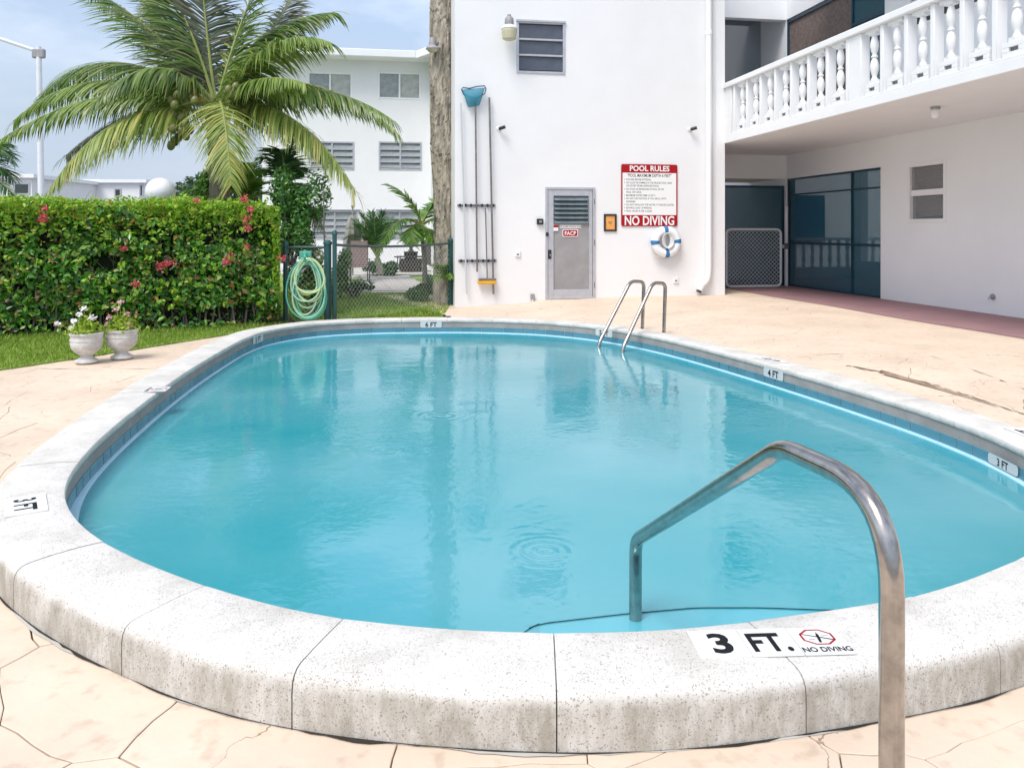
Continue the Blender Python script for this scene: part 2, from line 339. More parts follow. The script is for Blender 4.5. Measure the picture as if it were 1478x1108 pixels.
def watermat():
    m = bpy.data.materials.new('pool_water'); m.use_nodes = True; nt = m.node_tree; n = nt.nodes; l = nt.links
    n.remove(n['Principled BSDF']); out = n['Material Output']
    g = n.new('ShaderNodeNewGeometry')
    mp = n.new('ShaderNodeMapping'); mp.inputs['Scale'].default_value = (1, 1.0, 1); l.new(g.outputs['Position'], mp.inputs['Vector'])
    def noise(sc, det=3):
        z = n.new('ShaderNodeTexNoise'); z.inputs['Scale'].default_value = sc; z.inputs['Detail'].default_value = det; l.new(mp.outputs[0], z.inputs['Vector']); return z.outputs[0]
    def math_(op, a, b_=None, c=None):
        q = n.new('ShaderNodeMath'); q.operation = op
        for i, x in enumerate((a, b_, c)):
            if x is None: continue
            if isinstance(x, (int, float)): q.inputs[i].default_value = x
            else: l.new(x, q.inputs[i])
        return q.outputs[0]
    h = math_('ADD', math_('MULTIPLY', noise(2.2, 2), .0050), math_('MULTIPLY', noise(17, 3), math_('MULTIPLY', math_('POWER', noise(.9, 2), 2.2), .0075)))
    # a few rings left by drops
    for (x, y, a, k) in ((*hz(787, 795, -.19).xy, .0006, 120), (*hz(640, 600, -.19).xy, .0014, 80), (*hz(905, 640, -.19).xy, .001, 80), (*hz(560, 650, -.19).xy, .001, 80)):
        d = n.new('ShaderNodeVectorMath'); d.operation = 'DISTANCE'; l.new(g.outputs['Position'], d.inputs[0]); d.inputs[1].default_value = (x, y, -.19)
        dd = d.outputs['Value']
        h = math_('ADD', h, math_('MULTIPLY', math_('MULTIPLY', math_('SINE', math_('MULTIPLY', dd, k)), math_('EXPONENT', math_('MULTIPLY', math_('MULTIPLY', dd, dd), -38.0))), a))
    bp = n.new('ShaderNodeBump'); bp.inputs['Strength'].default_value = 1; bp.inputs['Distance'].default_value = 1; l.new(h, bp.inputs['Height'])
    fr = n.new('ShaderNodeFresnel'); fr.inputs['IOR'].default_value = 1.78; l.new(bp.outputs[0], fr.inputs['Normal'])
    gl = n.new('ShaderNodeBsdfGlossy'); gl.inputs['Roughness'].default_value = .018; l.new(bp.outputs[0], gl.inputs['Normal'])
    tr = n.new('ShaderNodeBsdfTransparent'); tr.inputs['Color'].default_value = (.50, .93, .99, 1)
    df = n.new('ShaderNodeBsdfDiffuse')
    nc = n.new('ShaderNodeValToRGB'); e = nc.color_ramp.elements; e[0].position = .35; e[0].color = (.03, .56, .68, 1); e[1].position = .65; e[1].color = (.20, .70, .84, 1)
    l.new(noise(.55, 3), nc.inputs[0]); l.new(nc.outputs[0], df.inputs['Color'])
    m1 = n.new('ShaderNodeMixShader'); m1.inputs[0].default_value = .5; l.new(tr.outputs[0], m1.inputs[1]); l.new(df.outputs[0], m1.inputs[2])
    m2 = n.new('ShaderNodeMixShader'); l.new(fr.outputs[0], m2.inputs[0]); l.new(m1.outputs[0], m2.inputs[1]); l.new(gl.outputs[0], m2.inputs[2])
    l.new(m2.outputs[0], out.inputs['Surface']); return m
M['water'] = watermat()
def grassmat():
    m = mat('lawn_turf', (.16, .27, .03), .9); nt = m.node_tree; n = nt.nodes; l = nt.links; b = n['Principled BSDF']
    g = n.new('ShaderNodeNewGeometry'); z = n.new('ShaderNodeTexNoise'); z.inputs['Scale'].default_value = 3; z.inputs['Detail'].default_value = 9; z.inputs['Roughness'].default_value = .7
    l.new(g.outputs['Position'], z.inputs['Vector']); r = n.new('ShaderNodeValToRGB'); e = r.color_ramp.elements
    e[0].position = .35; e[0].color = (.11, .18, .03, 1); e[1].position = .62; e[1].color = (.24, .34, .06, 1); l.new(z.outputs[0], r.inputs[0]); l.new(r.outputs[0], b.inputs['Base Color'])
    return m
M['turf'] = grassmat(); M['conc0'] = mat('grey_ground', (.30, .29, .27), .9, var=.3, vscale=.3)
M['blade'] = leafmat('grass_blades', [(0, (.14, .26, .02)), (.6, (.24, .38, .04)), (1, (.40, .48, .10))], .6, .35)

# ================================================================== SETTING
def sst(x): x = max(0, min(1, x)); return x*x*(3-2*x)
def deckz(x, y):
    u = cu*x+su*y; v = -su*x+cu*y
    return -.165+.155*sst((u-1)/4)*sst((v-3)/4)
# ---- pool outline (inner top edge of the coping)
ctrl = [(.95,2.56),(.26,2.44),(-.54,2.53),(-1.10,2.78),(-1.66,3.17),(-2.02,3.56),(-2.24,3.95),(-2.40,4.42),(-2.53,4.95),(-2.66,5.6),(-2.80,6.4),
        (-2.93,7.3),(-3.04,8.3),(-3.10,9.2),(-3.02,9.9),(-2.68,10.5),(-2.05,10.85),(-1.25,10.98),(-.40,10.96),(.42,10.72),(1.08,10.2),(1.56,9.5),
        (1.90,8.75),(2.20,7.9),(2.47,7.0),(2.70,6.15),(2.88,5.35),(2.93,4.6),(2.78,3.9),(2.36,3.32),(1.85,2.94),(1.40,2.70)]
def catmull(pts, n=16):
    out = []; k = len(pts)
    for i in range(k):
        p0, p1, p2, p3 = (np.array(pts[(i+j-1) % k]) for j in range(4))
        for t in np.arange(n)/n:
            out.append(.5*((2*p1)+(-p0+p2)*t+(2*p0-5*p1+4*p2-p3)*t*t+(-p0+3*p1-3*p2+p3)*t**3))
    return np.array(out)
def resample(p, n):
    q = np.vstack([p, p[:1]]); d = np.r_[0, np.cumsum(np.linalg.norm(np.diff(q, axis=0), axis=1))]
    s = np.linspace(0, d[-1], n, endpoint=False); return np.c_[np.interp(s, d, q[:,0]), np.interp(s, d, q[:,1])], d[-1]
NO = 1200
OL, PER = resample(catmull(ctrl), NO)
for _ in range(60): OL = (np.roll(OL, 1, 0)+OL*2+np.roll(OL, -1, 0))/4
OL, PER = resample(OL, NO)
T = np.roll(OL, -3, 0)-np.roll(OL, 3, 0); T /= np.linalg.norm(T, axis=1)[:, None]
area = .5*np.sum(OL[:,0]*np.roll(OL[:,1], -1)-np.roll(OL[:,0], -1)*OL[:,1])
NRM = np.c_[T[:,1], -T[:,0]]*(1 if area > 0 else -1)   # outward
def ring(d, z, step=1):
    q = OL[::step]+NRM[::step]*d; return [(a, b, z) for a, b in q]
def band(name, rings, mat_, parent, smooth=True, step=1, close_last=False, flip=False):
    k = len(rings[0]); vs = [p for r in rings for p in r]; fs = []
    for i in range(len(rings)-1):
        for j in range(k):
            q = (i*k+j, i*k+(j+1) % k, (i+1)*k+(j+1) % k, (i+1)*k+j); fs.append(q if not flip else q[::-1])
    if close_last: fs.append(tuple((len(rings)-1)*k+j for j in range(k)))
    mb = MB(); mb.v = vs; mb.f = fs; return mb.build(name, mat_, parent, smooth=smooth)
ZW = -.19
def fillet_xy(a):
    q = fillet([Vector((x, y, 0)) for x, y in a], .05, 4); return [(p.x, p.y) for p in q]
pool = thing('pool', (0, 6.5, 0), kind='structure')
# basin: wall, coved foot, floor deeper at the far end
def depth(y): return -1.05-.75*sst((y-4)/5)
st = 6; O6 = OL[::st]; N6 = NRM[::st]; cen = O6.mean(0)
rings = [ring(.012, -.10, st), ring(.012, -.9, st)]
for k in range(1, 6):
    a = k/5*math.pi/2
    rings.append([(*(p-nv*.18*(1-math.cos(a))), -.9*(1-math.sin(a))+(depth(p[1]))*math.sin(a)) for p, nv in zip(O6, N6)])
for s_ in (.8, .6, .4, .2, .05):
    rings.append([(*(cen+(p-nv*.18-cen)*s_), depth((cen+(p-cen)*s_)[1])) for p, nv in zip(O6, N6)])
band('pool_basin', rings, M['plaster'], pool, close_last=True)
wb = MB(); ws = [(a, b, ZW) for a, b in OL[::3]+NRM[::3]*.006]
wb.add(ws, [tuple(range(len(ws)))[::(1 if area > 0 else -1)]])
wo = wb.build('water', M['water'], None, origin=(0, 6.5, ZW)); wo['kind'] = 'structure'
# waterline ledge: a pale blue lip, wider beside the entry rail and in the near left corner
def ledge_w(i):
    x, y = OL[i % NO]; w_ = .022
    w_ += .030*math.exp(-(((x+2.15)/.35)**2+((y-3.75)/.6)**2))
    if x > 1 and y > 3: w_ += .012*sst((6.5-y)/3)
    return w_
rg = []
for (f, z) in ((-.012, .022), (.75, .022), (.93, .018), (1, .010), (1, -.03), (.2, -.05)):
    rg.append([(*(OL[i]-NRM[i]*(ledge_w(i)*f if f > 0 else f)), ZW-.006+z*.7) for i in range(0, NO, 3)])
band('waterline_ledge', rg, M['ledge'], pool, flip=True)
arc = [(-.02, 2.70), (.06, 2.83), (.10, 2.862), (.42, 2.935), (.70, 2.984), (.953, 2.984), (1.20, 2.965), (1.50, 2.95), (1.62, 2.85)]
arc = [Vector((x, y, 0)) for x, y in fillet_xy(arc)]
def step_slab(name, arc_, inn, z0, z1, mt):
    k = len(arc_); vs = [(p.x, p.y, z1) for p in arc_]+[(q.x, q.y, z1) for q in inn]+[(p.x, p.y, z0) for p in arc_]
    fs = [(i, i+1, k+i+1, k+i) for i in range(k-1)]+[(i+1, i, 2*k+i, 2*k+i+1) for i in range(k-1)]
    return MB().add(vs, fs).build(name, mt, pool)
inn = [Vector((p.x*.95+.03, p.y-.55+.1*abs(p.x-.75)**2, 0)) for p in arc]
step_slab('entry_step', arc, inn, -1.1, ZW-.006, M['stepc'])
off = lambda d: [Vector((p.x, p.y+d, 0)) for p in arc]
step_slab('step_nosing', off(.0015), off(-.0015), ZW-.03, ZW+.0035, M['bframe0'])
step_slab('second_step', off(.30), off(0), -1.1, ZW-.26, M['ledge'])
for k in range(30):
    x = .12+k*.045; y = float(np.interp(x, [p.x for p in arc], [p.y for p in arc])); MB().box(x, x+.032, y+.030, y+.040, ZW-.05, ZW-.006).build('nosing_tile', M['bframe0'], pool)
# grey rendered face below the coping nose, grout band, then the tiles one by one
band('bond_beam_face', [ring(.012, -.02, 3), ring(.008, -.116, 3)], M['facegrey'], pool, flip=True)
band('grout_band', [ring(.0085, -.112, 3), ring(.0085, -.345, 3)], M['grout'], pool, flip=True)
TL = .152; NT = int(PER/TL)
def tile_mesh():
    mb = MB(); mb.bbox(-TL/2+.003, TL/2-.003, -.006, .004, -.054, .054, .002); me = bpy.data.meshes.new('tile'); me.from_pydata(mb.v, [], mb.f); me.materials.append(M['tile']); return me
tm = tile_mesh(); M['tile2'] = mat('blue_grey_tile', (.085, .235, .305), .25, var=.2, vscale=4); tm2 = tm.copy(); tm2.materials[0] = M['tile2']
for k in range(NT):
    i = int(round(k*NO/NT)) % NO; p = OL[i]; t = T[i]
    o = bpy.data.objects.new('tile', tm if random.random() < .6 else tm2); C.objects.link(o); o.parent = pool
    ang = math.atan2(t[1], t[0]) + (0 if area > 0 else math.pi)
    o.location = Vector((p[0]+NRM[i][0]*.004, p[1]+NRM[i][1]*.004, ZW+.022))-pool.location; o.rotation_euler = (0, 0, ang)
band('tile_row_underwater', [ring(.002, ZW-.036, 3), ring(.002, ZW-.15, 3)], M['tile'], pool, flip=True)
# coping stones
CW = .325
prof = [(.030, -.046), (.004, -.044), (.0, -.034), (.0, -.014), (.004, -.005), (.014, -.001), (.10, .003), (.20, .002), (.276, -.001), (.297, -.006), (.312, -.017), (.321, -.034), (CW, -.060), (CW, -.235), (.06, -.235)]
cop = thing('pool_coping', (0, 2.3, -.2), kind='structure')
i0 = int(np.argmin(np.hypot(OL[:,0]-.09, OL[:,1]-2.44)))
NS = int(round(PER/.64)); cuts = [i0+k*NO/NS+random.uniform(-2.5, 2.5) for k in range(NS)]; cuts.append(cuts[0]+NO)
def OLi(f):
    i = int(math.floor(f)); t = f-i; a = OL[i % NO]*(1-t)+OL[(i+1) % NO]*t; b = NRM[i % NO]*(1-t)+NRM[(i+1) % NO]*t; return a, b
for k in range(NS):
    a, b = cuts[k]+random.uniform(.06, .14), cuts[k+1]-random.uniform(.06, .14); m = 9; mb = MB(); dz = random.uniform(-.0015, .0015); vs = []; fs = []; L = len(prof)
    for j in range(m+1):
        t = j/m; edge = j in (0, m); p, nv = OLi(a+(b-a)*t)
        for (d, z) in prof: 
            dd = d; zz = z+dz
            if z > -.03: zz += .0012*math.sin(7*p[0]+5*p[1]+d*20)
            vs.append((p[0]+nv[0]*dd, p[1]+nv[1]*dd, zz-(.0015 if edge and z > -.1 else 0)))
    for j in range(m):
        for q in range(L): fs.append((j*L+q, j*L+(q+1) % L, (j+1)*L+(q+1) % L, (j+1)*L+q))
    fs.append(tuple(range(L))); fs.append(tuple(m*L+q for q in range(L))[::-1])
    mb.add(vs, fs); o = mb.build('coping_stone', M['coping'], cop, smooth=True)
mp_ = [(.03, -.10), (.014, -.044), (.006, -.012), (.10, -.004), (.26, -.007), (.30, -.030), (.312, -.08), (.312, -.24)]
band('mortar_bed', [ring(d, z, 3) for d, z in mp_], M['copemort'], cop, smooth=False)
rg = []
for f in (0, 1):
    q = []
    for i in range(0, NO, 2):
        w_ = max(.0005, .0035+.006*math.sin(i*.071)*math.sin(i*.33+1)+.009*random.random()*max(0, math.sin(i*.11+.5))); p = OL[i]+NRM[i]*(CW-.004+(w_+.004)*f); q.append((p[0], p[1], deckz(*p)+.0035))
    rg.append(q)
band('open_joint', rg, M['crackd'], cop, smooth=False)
rg = []
for f in (0, 1):
    q = []
    for i in range(0, NO, 2):
        w_ = max(.001, .020*math.sin(i*.043+2)*math.sin(i*.11)+.010*random.random()-.004); p = OL[i]+NRM[i]*(CW-.004+(w_+.004)*f); q.append((p[0], p[1], deckz(*p)+.0020))
    rg.append(q)
band('broken_mortar', rg, M['conc'], cop, smooth=False)
# ---- ground far and wide
gm = MB(); gm.add([(-300, -60, -.30), (300, -60, -.30), (300, 600, -.30), (-300, 600, -.30)], [(0, 1, 2, 3)]); g_ = gm.build('ground', M['conc0'], None, origin=(0, 0, -.3)); g_['kind'] = 'structure'
# ---- deck sheet with the pool cut out
X0, X1, Y0, Y1 = -5.4, 4.2, .8, 8.0                    # the part of the deck stamped as flagstones
from mathutils.geometry import intersect_line_line_2d
OUT = OL+NRM*(CW*.5)
def inside(pt, poly=OUT):
    x, y = pt; px, py = poly[:,0], poly[:,1]; qx, qy = np.roll(px, -1), np.roll(py, -1)
    c = ((py > y) != (qy > y)) & (x < (qx-px)*(y-py)/(qy-py+1e-12)+px); return bool(c.sum() % 2)
LE = [(-8.2, 3.0), (-5.95, 6.45), (-5.15, 7.85), (-4.72, 8.62), (-3.85, 10.45), (-3.35, 11.6)]   # lawn edge on the left
def lawn_x(y): return float(np.interp(y, [p[1] for p in LE], [p[0] for p in LE]))
xs = np.arange(-9, 10.01, .1); ys = np.arange(-2.5, 17.01, .1)
IN = np.zeros((len(ys), len(xs)), bool); O20 = OUT[::10]
for j, y in enumerate(ys):
    for i, x in enumerate(xs):
        if -3.6 < x < 3.4 and 2 < y < 11.6: IN[j, i] = inside((x+.05, y+.05), O20)
vid = {}; V = []; Fa = []; Fm = []
def dv(i, j, low):
    k = (i, j, low)
    if k not in vid:
        vid[k] = len(V); V.append((xs[i], ys[j], deckz(xs[i], ys[j])-(.014 if low else 0)))
    return vid[k]
for j in range(len(ys)-1):
    for i in range(len(xs)-1):
        xc, yc = xs[i]+.05, ys[j]+.05
        if IN[j, i]: continue
        u, v = cu*xc+su*yc, -su*xc+cu*yc
        if yc > 12.4 and u < 1.3-.25*(v-12): continue      # lawn beyond the fence
        if yc <= 11.6 and xc < lawn_x(yc)-.12: continue
        if 11.6 < yc <= 12.4 and xc < -2.2: continue
        low = X0 < xc < X1 and Y0 < yc < Y1
        Fa.append((dv(i, j, low), dv(i+1, j, low), dv(i+1, j+1, low), dv(i, j+1, low))); Fm.append(1 if low else 0)
dm = bpy.data.meshes.new('pool_deck'); dm.from_pydata(V, [], Fa); dm.materials.append(M['deck']); dm.materials.append(M['joint'])
dm.polygons.foreach_set('material_index', Fm); deck = link('pool_deck', dm, None, None, origin=(0, 2, -.165)); deck['kind'] = 'structure'
# ---- stamped flagstones: irregular cells, each a stone of its own
def clip(poly, n_, d_):
    out = []
    for a, b in zip(poly, poly[1:]+poly[:1]):
        da, db = a.dot(n_)-d_, b.dot(n_)-d_
        if da <= 0: out.append(a)
        if (da < 0) != (db < 0) and abs(da-db) > 1e-9: out.append(a+(b-a)*(da/(da-db)))
    return out
seeds = []
sp_ = .52
for j in range(int((Y1-Y0)/sp_)+3):
    for i in range(int((X1-X0)/sp_)+3):
        seeds.append(Vector((X0-.5+(i+(.5 if j % 2 else 0)+random.uniform(-.42, .42))*sp_, Y0-.5+(j+random.uniform(-.42, .42))*sp_)))
IN2 = OL+NRM*.12
cnt = 0
for s0 in seeds:
    if inside(s0, OL[::10]-NRM[::10]*.25): continue
    if s0.x < lawn_x(s0.y)-.2: continue
    poly = [Vector((X0, Y0)), Vector((X1, Y0)), Vector((X1, Y1)), Vector((X0, Y1))]
    for s1 in seeds:
        if s1 is s0 or (s1-s0).length > 2.2: continue
        n_ = (s1-s0); L_ = n_.length; n_ = n_/L_; poly = clip(poly, n_, (s0+s1).dot(n_)/2-random.choice((.0010, .0014, .0020, .0032)))
        if len(poly) < 3: break
    if len(poly) < 3: continue
    # densify and wave the edges
    pts = []
    for a, b in zip(poly, poly[1:]+poly[:1]):
        L_ = (b-a).length; k = max(1, int(L_/.07)); t_ = (b-a)/max(L_, 1e-6); pn = Vector((-t_.y, t_.x))
        for q in range(k):
            p = a+(b-a)*(q/k)
            p = p+Vector((math.sin(p.y*9+p.x*4)*.011+math.sin(p.y*27+p.x*11)*.005+math.sin(p.y*71)*.0015, math.sin(p.x*8-p.y*5)*.014+math.sin(p.x*31+p.y*9)*.005+math.sin(p.x*77)*.0015)); pts.append(p)
    # keep stones out of the pool: push to the middle of the coping
    anyout = False; q2 = []
    for p in pts:
        if inside(p, IN2[::6]):
            i = int(np.argmin(np.hypot(IN2[:,0]-p.x, IN2[:,1]-p.y))); q2.append(Vector((float(IN2[i,0]), float(IN2[i,1]))))
        else: q2.append(p); anyout = True
    if not anyout: continue
    ok = [q2[0]]
    for p in q2[1:]:
        if (p-ok[-1]).length > .004: ok.append(p)
    if len(ok) < 4: continue
    c0 = sum(ok, Vector((0, 0)))/len(ok); n = len(ok); tilt = random.uniform(-.0012, .0012)
    vs = []
    for (ins, dz) in ((0, -.03), (0, -.0016), (.0025, 0)):
        for p in ok:
            q = p+(c0-p).normalized()*ins; vs.append((q.x, q.y, deckz(q.x, q.y)+dz+tilt))
    fs = [(a, (a+1) % n, n+(a+1) % n, n+a) for a in range(n)]+[(n+a, n+(a+1) % n, 2*n+(a+1) % n, 2*n+a) for a in range(n)]+[tuple(2*n+a for a in range(n))]
    mb = MB(); mb.add(vs, fs); o = mb.build('flagstone', M['deck'], deck); cnt += 1
print('flagstones', cnt, 'coping', NS, 'tiles', NT)
# crack ridge: a broken strip where the upper deck topping ends beside the pool
ck = [hz(px, py, 0) for px, py in ((1222, 524), (1262, 531), (1310, 540), (1355, 549), (1402, 561), (1440, 571), (1478, 580), (1540, 598))]
mb = MB(); vs = []; fs = []
sub = []
for a, b in zip(ck, ck[1:]):
    for q in range(6): sub.append(a.lerp(b, q/6))
for i, p in enumerate(sub):
    wd = (.10*math.sin(math.pi*min(1, i/10)) if i < 5 else .045+.03*math.sin(i*1.3))*max(.12, 1-i/len(sub))
    z0 = deckz(p.x, p.y); j1 = random.uniform(-.012, .012); j2 = random.uniform(-.02, .02)
    vs += [(p.x+j1, p.y+wd+j1, z0+.0045), (p.x+j2, p.y-wd*.5+j2, z0+.0042)]
for i in range(len(sub)-1): fs.append((2*i, 2*i+1, 2*i+3, 2*i+2))
mb.add(vs, fs).build('broken_joint', M['softj'], deck)
mb = MB(); p0 = hz(1275, 534, 0); p1 = hz(1440, 570, 0)   # raised lip of the newer topping behind the crack
vs = []; n_ = 14
for i in range(n_+1):
    p = p0.lerp(p1, i/n_); wd = .05*(1-i/n_*.8); z0 = deckz(p.x, p.y)
    off = Vector((-.03, -.07, 0)); j1 = random.uniform(-.008, .008)
    vs += [(p.x+off.x, p.y+off.y+j1, z0+.006), (p.x+off.x, p.y+off.y+wd+j1, z0+.030*(1-i/n_)+.007), (p.x+off.x, p.y+off.y+wd+.05, z0+.005)]
mb.add(vs, [(3*i+a, 3*i+a+1, 3*i+a+4, 3*i+a+3) for i in range(n_) for a in (0, 1)]).build('topping_lip', M['softj'], deck)
# pink painted strip along the side wall and under the balcony
mb = MB(); vs = []; fs = []; K = 40
for i in range(K+1):
    v = 3+i*(17.5-3)/K; uo = 7.30+.03*math.sin(v*1.7)
    for u in (uo, 9.0, 12.5) if v > 13 else (uo, 9.0, 9.02):
        p = UV(u, v); vs.append((p.x, p.y, deckz(p.x, p.y)+.006))
for i in range(K): 
    for a in (0, 1): fs.append((3*i+a, 3*i+a+1, 3*i+a+4, 3*i+a+3))
o = mb.add(vs, fs).build('painted_walkway', M['pink']); o['kind'] = 'structure'
# lawns
mb = MB(); ly = -.150
lv = [(p[0]-.02, p[1], ly) for p in LE]+[(-2.6, 12.3, ly), (-2.0, 13.2, ly), (-1.3, 14.4, -.17), (-1.0, 16.5, -.19), (1, 25.6, -.2), (-60, 25.6, -.2), (-60, 3, ly)]
mb.add(lv, [tuple(range(len(lv)))]); mb.add([(x, y, z-.1) for x, y, z in lv], [tuple(range(len(lv)))[::-1]])
nL = len(lv); mb.f += [(a, nL+a, nL+(a+1) % nL, (a+1) % nL) for a in range(nL)]
lw = mb.build('lawn', M['turf']); lw['kind'] = 'structure'
o = MB().box(-60, 8, 25.6, 34, -.35, -.185).build('patio', M['conc']); o['kind'] = 'structure'
def blades(name, pts, h, mat_, wd=.006):
    n = len(pts); pts = np.asarray(pts); a = rng.uniform(0, 2*np.pi, n); hh = h*rng.uniform(.5, 1.3, n); wv = wd*rng.uniform(.7, 1.3, n)
    dx, dy = np.cos(a)*wv, np.sin(a)*wv; lx, ly_ = rng.normal(0, .4, n)*hh, rng.normal(0, .4, n)*hh
    V = np.stack([np.c_[pts[:,0]-dx, pts[:,1]-dy, pts[:,2]], np.c_[pts[:,0]+dx, pts[:,1]+dy, pts[:,2]], np.c_[pts[:,0]+lx, pts[:,1]+ly_, pts[:,2]+hh]], 1).reshape(-1, 3)
    me = tris_mesh(name, V, np.arange(n*3).reshape(-1, 3)); return link(name, me, mat_)
pts = []
while len(pts) < 26000:
    y = rng.uniform(6.5, 12.2); x = rng.uniform(-8, -3.2)
    if x < lawn_x(y)+.01 and (y < 11.9+(x+3.4)*.4): pts.append((x, y, ly-.005))
o = blades('grass', pts, .045, M['blade'], .007); o['kind'] = 'stuff'
pts = []
while len(pts) < 16000:
    x = rng.uniform(-6, -.6); y = rng.uniform(12.3, 18)
    if x < -1.15+(y-14)*-.02 and x > -.30*y: pts.append((x, y, ly-.012-(.03*(y-12)/6)))
o = blades('grass', pts, .05, M['blade'], .010); o['kind'] = 'stuff'
# paved walk and kerbs across the far lawn
M['paver'] = mat('pale_pavers', (.46, .43, .40), .85, var=.3, vscale=2.5)
wk = thing('garden_path', hz(560, 412, -.15), kind='structure')
pl_ = MB(); pl_.bbox(-.24, .24, -.24, .24, -.03, 0, .012); pvm = bpy.data.meshes.new('paver'); pvm.from_pydata(pl_.v, [], pl_.f); pvm.materials.append(M['paver'])
def addpaver(x, y):
    o = bpy.data.objects.new('paver', pvm); C.objects.link(o); o.parent = wk; o.location = Vector((x, y, -.135+random.uniform(-.004, .004)))-wk.location; o.rotation_euler = (0, 0, A)
pc = hz(574, 421, -.15)
for r_ in range(13):
    for c_ in range(3): 
        addpaver(*(Vector((-2.95+c_*.49+r_*-.115, pc.y+r_*.49))).xy)
mb = MB()
for (a, b, w_) in (((505, 421.5), (612, 420), .22), ((500, 398), (618, 396), .5), ((585, 388), (610, 387), .3)):
    p, q = hz(*a, -.15), hz(*b, -.15); d = (q-p).normalized(); nn = Vector((-d.y, d.x, 0))
    mb.tube([], 0) if False else mb.add([p-nn*w_/2+Vector((0,0,-.02)), q-nn*w_/2+Vector((0,0,-.02)), q+nn*w_/2+Vector((0,0,-.02)), p+nn*w_/2+Vector((0,0,-.02)), p-nn*w_/2+Vector((0,0,.04)), q-nn*w_/2+Vector((0,0,.04)), q+nn*w_/2+Vector((0,0,.04)), p+nn*w_/2+Vector((0,0,.04))], [(3,2,1,0),(4,5,6,7),(0,1,5,4),(1,2,6,5),(2,3,7,6),(3,0,4,7)])
mb.build('concrete_kerb', M['conc'], wk)
exec_marker = 0
# ================================================================== MAIN BUILDING (facing wall, side wall, balcony)
VW = 14.35; US = 9.0; UB = 6.57
bld = thing('apartment_building', UV(4, VW, 0), 'white stucco building facing the pool with a balustraded balcony along its right wing', 'building')
uL, _ = onV(656.5, 300, VW); uR, _ = onV(1046, 300, VW)
HT = 8.5
dU0, dzt = onV(787, 270, VW); dU1, dzb = onV(858.5, 431, VW)          # door opening
wU0, wzt = onV(745.5, 30, VW); wU1, wzb = onV(815.5, 108, VW)         # window opening
wzt -= .0; TH = .25
def wall_with_holes(u0, u1, z0, z1, holes, v0, v1, name, mt, parent, axis='v'):
    us = sorted({u0, u1, *[h[0] for h in holes], *[h[1] for h in holes]}); zs = sorted({z0, z1, *[h[2] for h in holes], *[h[3] for h in holes]})
    mb = MB(BM)
    for a, b in zip(us, us[1:]):
        for c, d in zip(zs, zs[1:]):
            m_ = ((a+b)/2, (c+d)/2)
            if any(h[0] < m_[0] < h[1] and h[2] < m_[1] < h[3] for h in holes): continue
            if axis == 'v': mb.box(a, b, v0, v1, c, d)
            else: mb.box(v0, v1, a, b, c, d)
    bm = bmesh.new(); me = bpy.data.meshes.new(name); me.from_pydata(mb.v, [], mb.f); bm.from_mesh(me)
    bmesh.ops.remove_doubles(bm, verts=bm.verts, dist=1e-4)
    # drop internal faces shared by two boxes
    seen = {}
    for f in bm.faces: seen.setdefault(tuple(sorted(v.index for v in f.verts)), []).append(f)
    bm.verts.index_update(); seen = {}
    for f in bm.faces: seen.setdefault(tuple(sorted(v.index for v in f.verts)), []).append(f)
    kill = [f for fl in seen.values() if len(fl) > 1 for f in fl]
    bmesh.ops.delete(bm, geom=kill, context='FACES'); bmesh.ops.recalc_face_normals(bm, faces=bm.faces); bm.to_mesh(me); bm.free()
    return link(name, me, mt, parent)
wall_with_holes(uL, uR, -.3, HT, [(dU0, dU1, -.3+.24, dzt), (wU0, wU1, wzb, wzt)], VW, VW+TH, 'wall', M['white'], bld)
MB(BM).box(dU0, dU1, VW, VW+TH, -.3, dzb-.002).build('threshold', M['white2'], bld)
MB(BM).box(uL, uL+TH, VW+TH, VW+7, -.3, HT).build('end_wall', M['white'], bld)
MB(BM).box(uR-TH, uR, VW+TH, VW+4, -.3, HT).build('return_wall', M['wall_shade'], bld)
# small ramp pad at the door foot
a_, _ = onV(764, 437, VW); b_, _ = onV(866, 437, VW)
mb = MB(BM); mb.add([(a_, VW-.55, -.14), (b_, VW-.55, -.10), (b_, VW, -.10), (a_, VW, -.10), (a_+.15, VW-.05, dzb-.005), (b_-.1, VW-.05, dzb-.005), (b_-.1, VW, dzb-.005), (a_+.15, VW, dzb-.005)], [(0,1,5,4),(1,2,6,5),(3,0,4,7),(4,5,6,7)])
mb.build('door_ramp', M['deck'], bld)
# door leaf
door = thing('door', UV((dU0+dU1)/2, VW-.02, dzb)); door.parent = bld; door.location = UV((dU0+dU1)/2, VW-.02, dzb)-bld.location
fw = .055
def dframe(u0, u1, z0, z1, w_, v0, v1, nm, mt, par, b=.004):
    mb = MB(BM); mb.bbox(u0, u0+w_, v0, v1, z0, z1, b); mb.bbox(u1-w_, u1, v0, v1, z0, z1, b); mb.bbox(u0+w_, u1-w_, v0+.001, v1-.001, z1-w_, z1, b); mb.bbox(u0+w_, u1-w_, v0+.001, v1-.001, z0, z0+w_, b)
    return mb.build(nm, mt, par)
dframe(dU0, dU1, dzb, dzt, .045, VW-.03, VW+.06, 'frame', M['alu'], door)
lu0, lu1, lz0, lz1 = dU0+.05, dU1-.05, dzb+.02, dzt-.05
pu0, pz0 = onV(799, 418, VW); pu1, pz1 = onV(850, 283, VW); _, lvz = onV(820, 322, VW)
mb = MB(BM); mb.bbox(lu0, pu0, VW-.012, VW+.03, lz0, lz1, .004); mb.bbox(pu1, lu1, VW-.012, VW+.03, lz0, lz1, .004)
mb.bbox(pu0, pu1, VW-.012, VW+.03, lz0, pz0, .004); mb.bbox(pu0, pu1, VW-.012, VW+.03, pz1, lz1, .004)
mb.build('leaf_frame', M['alu'], door)
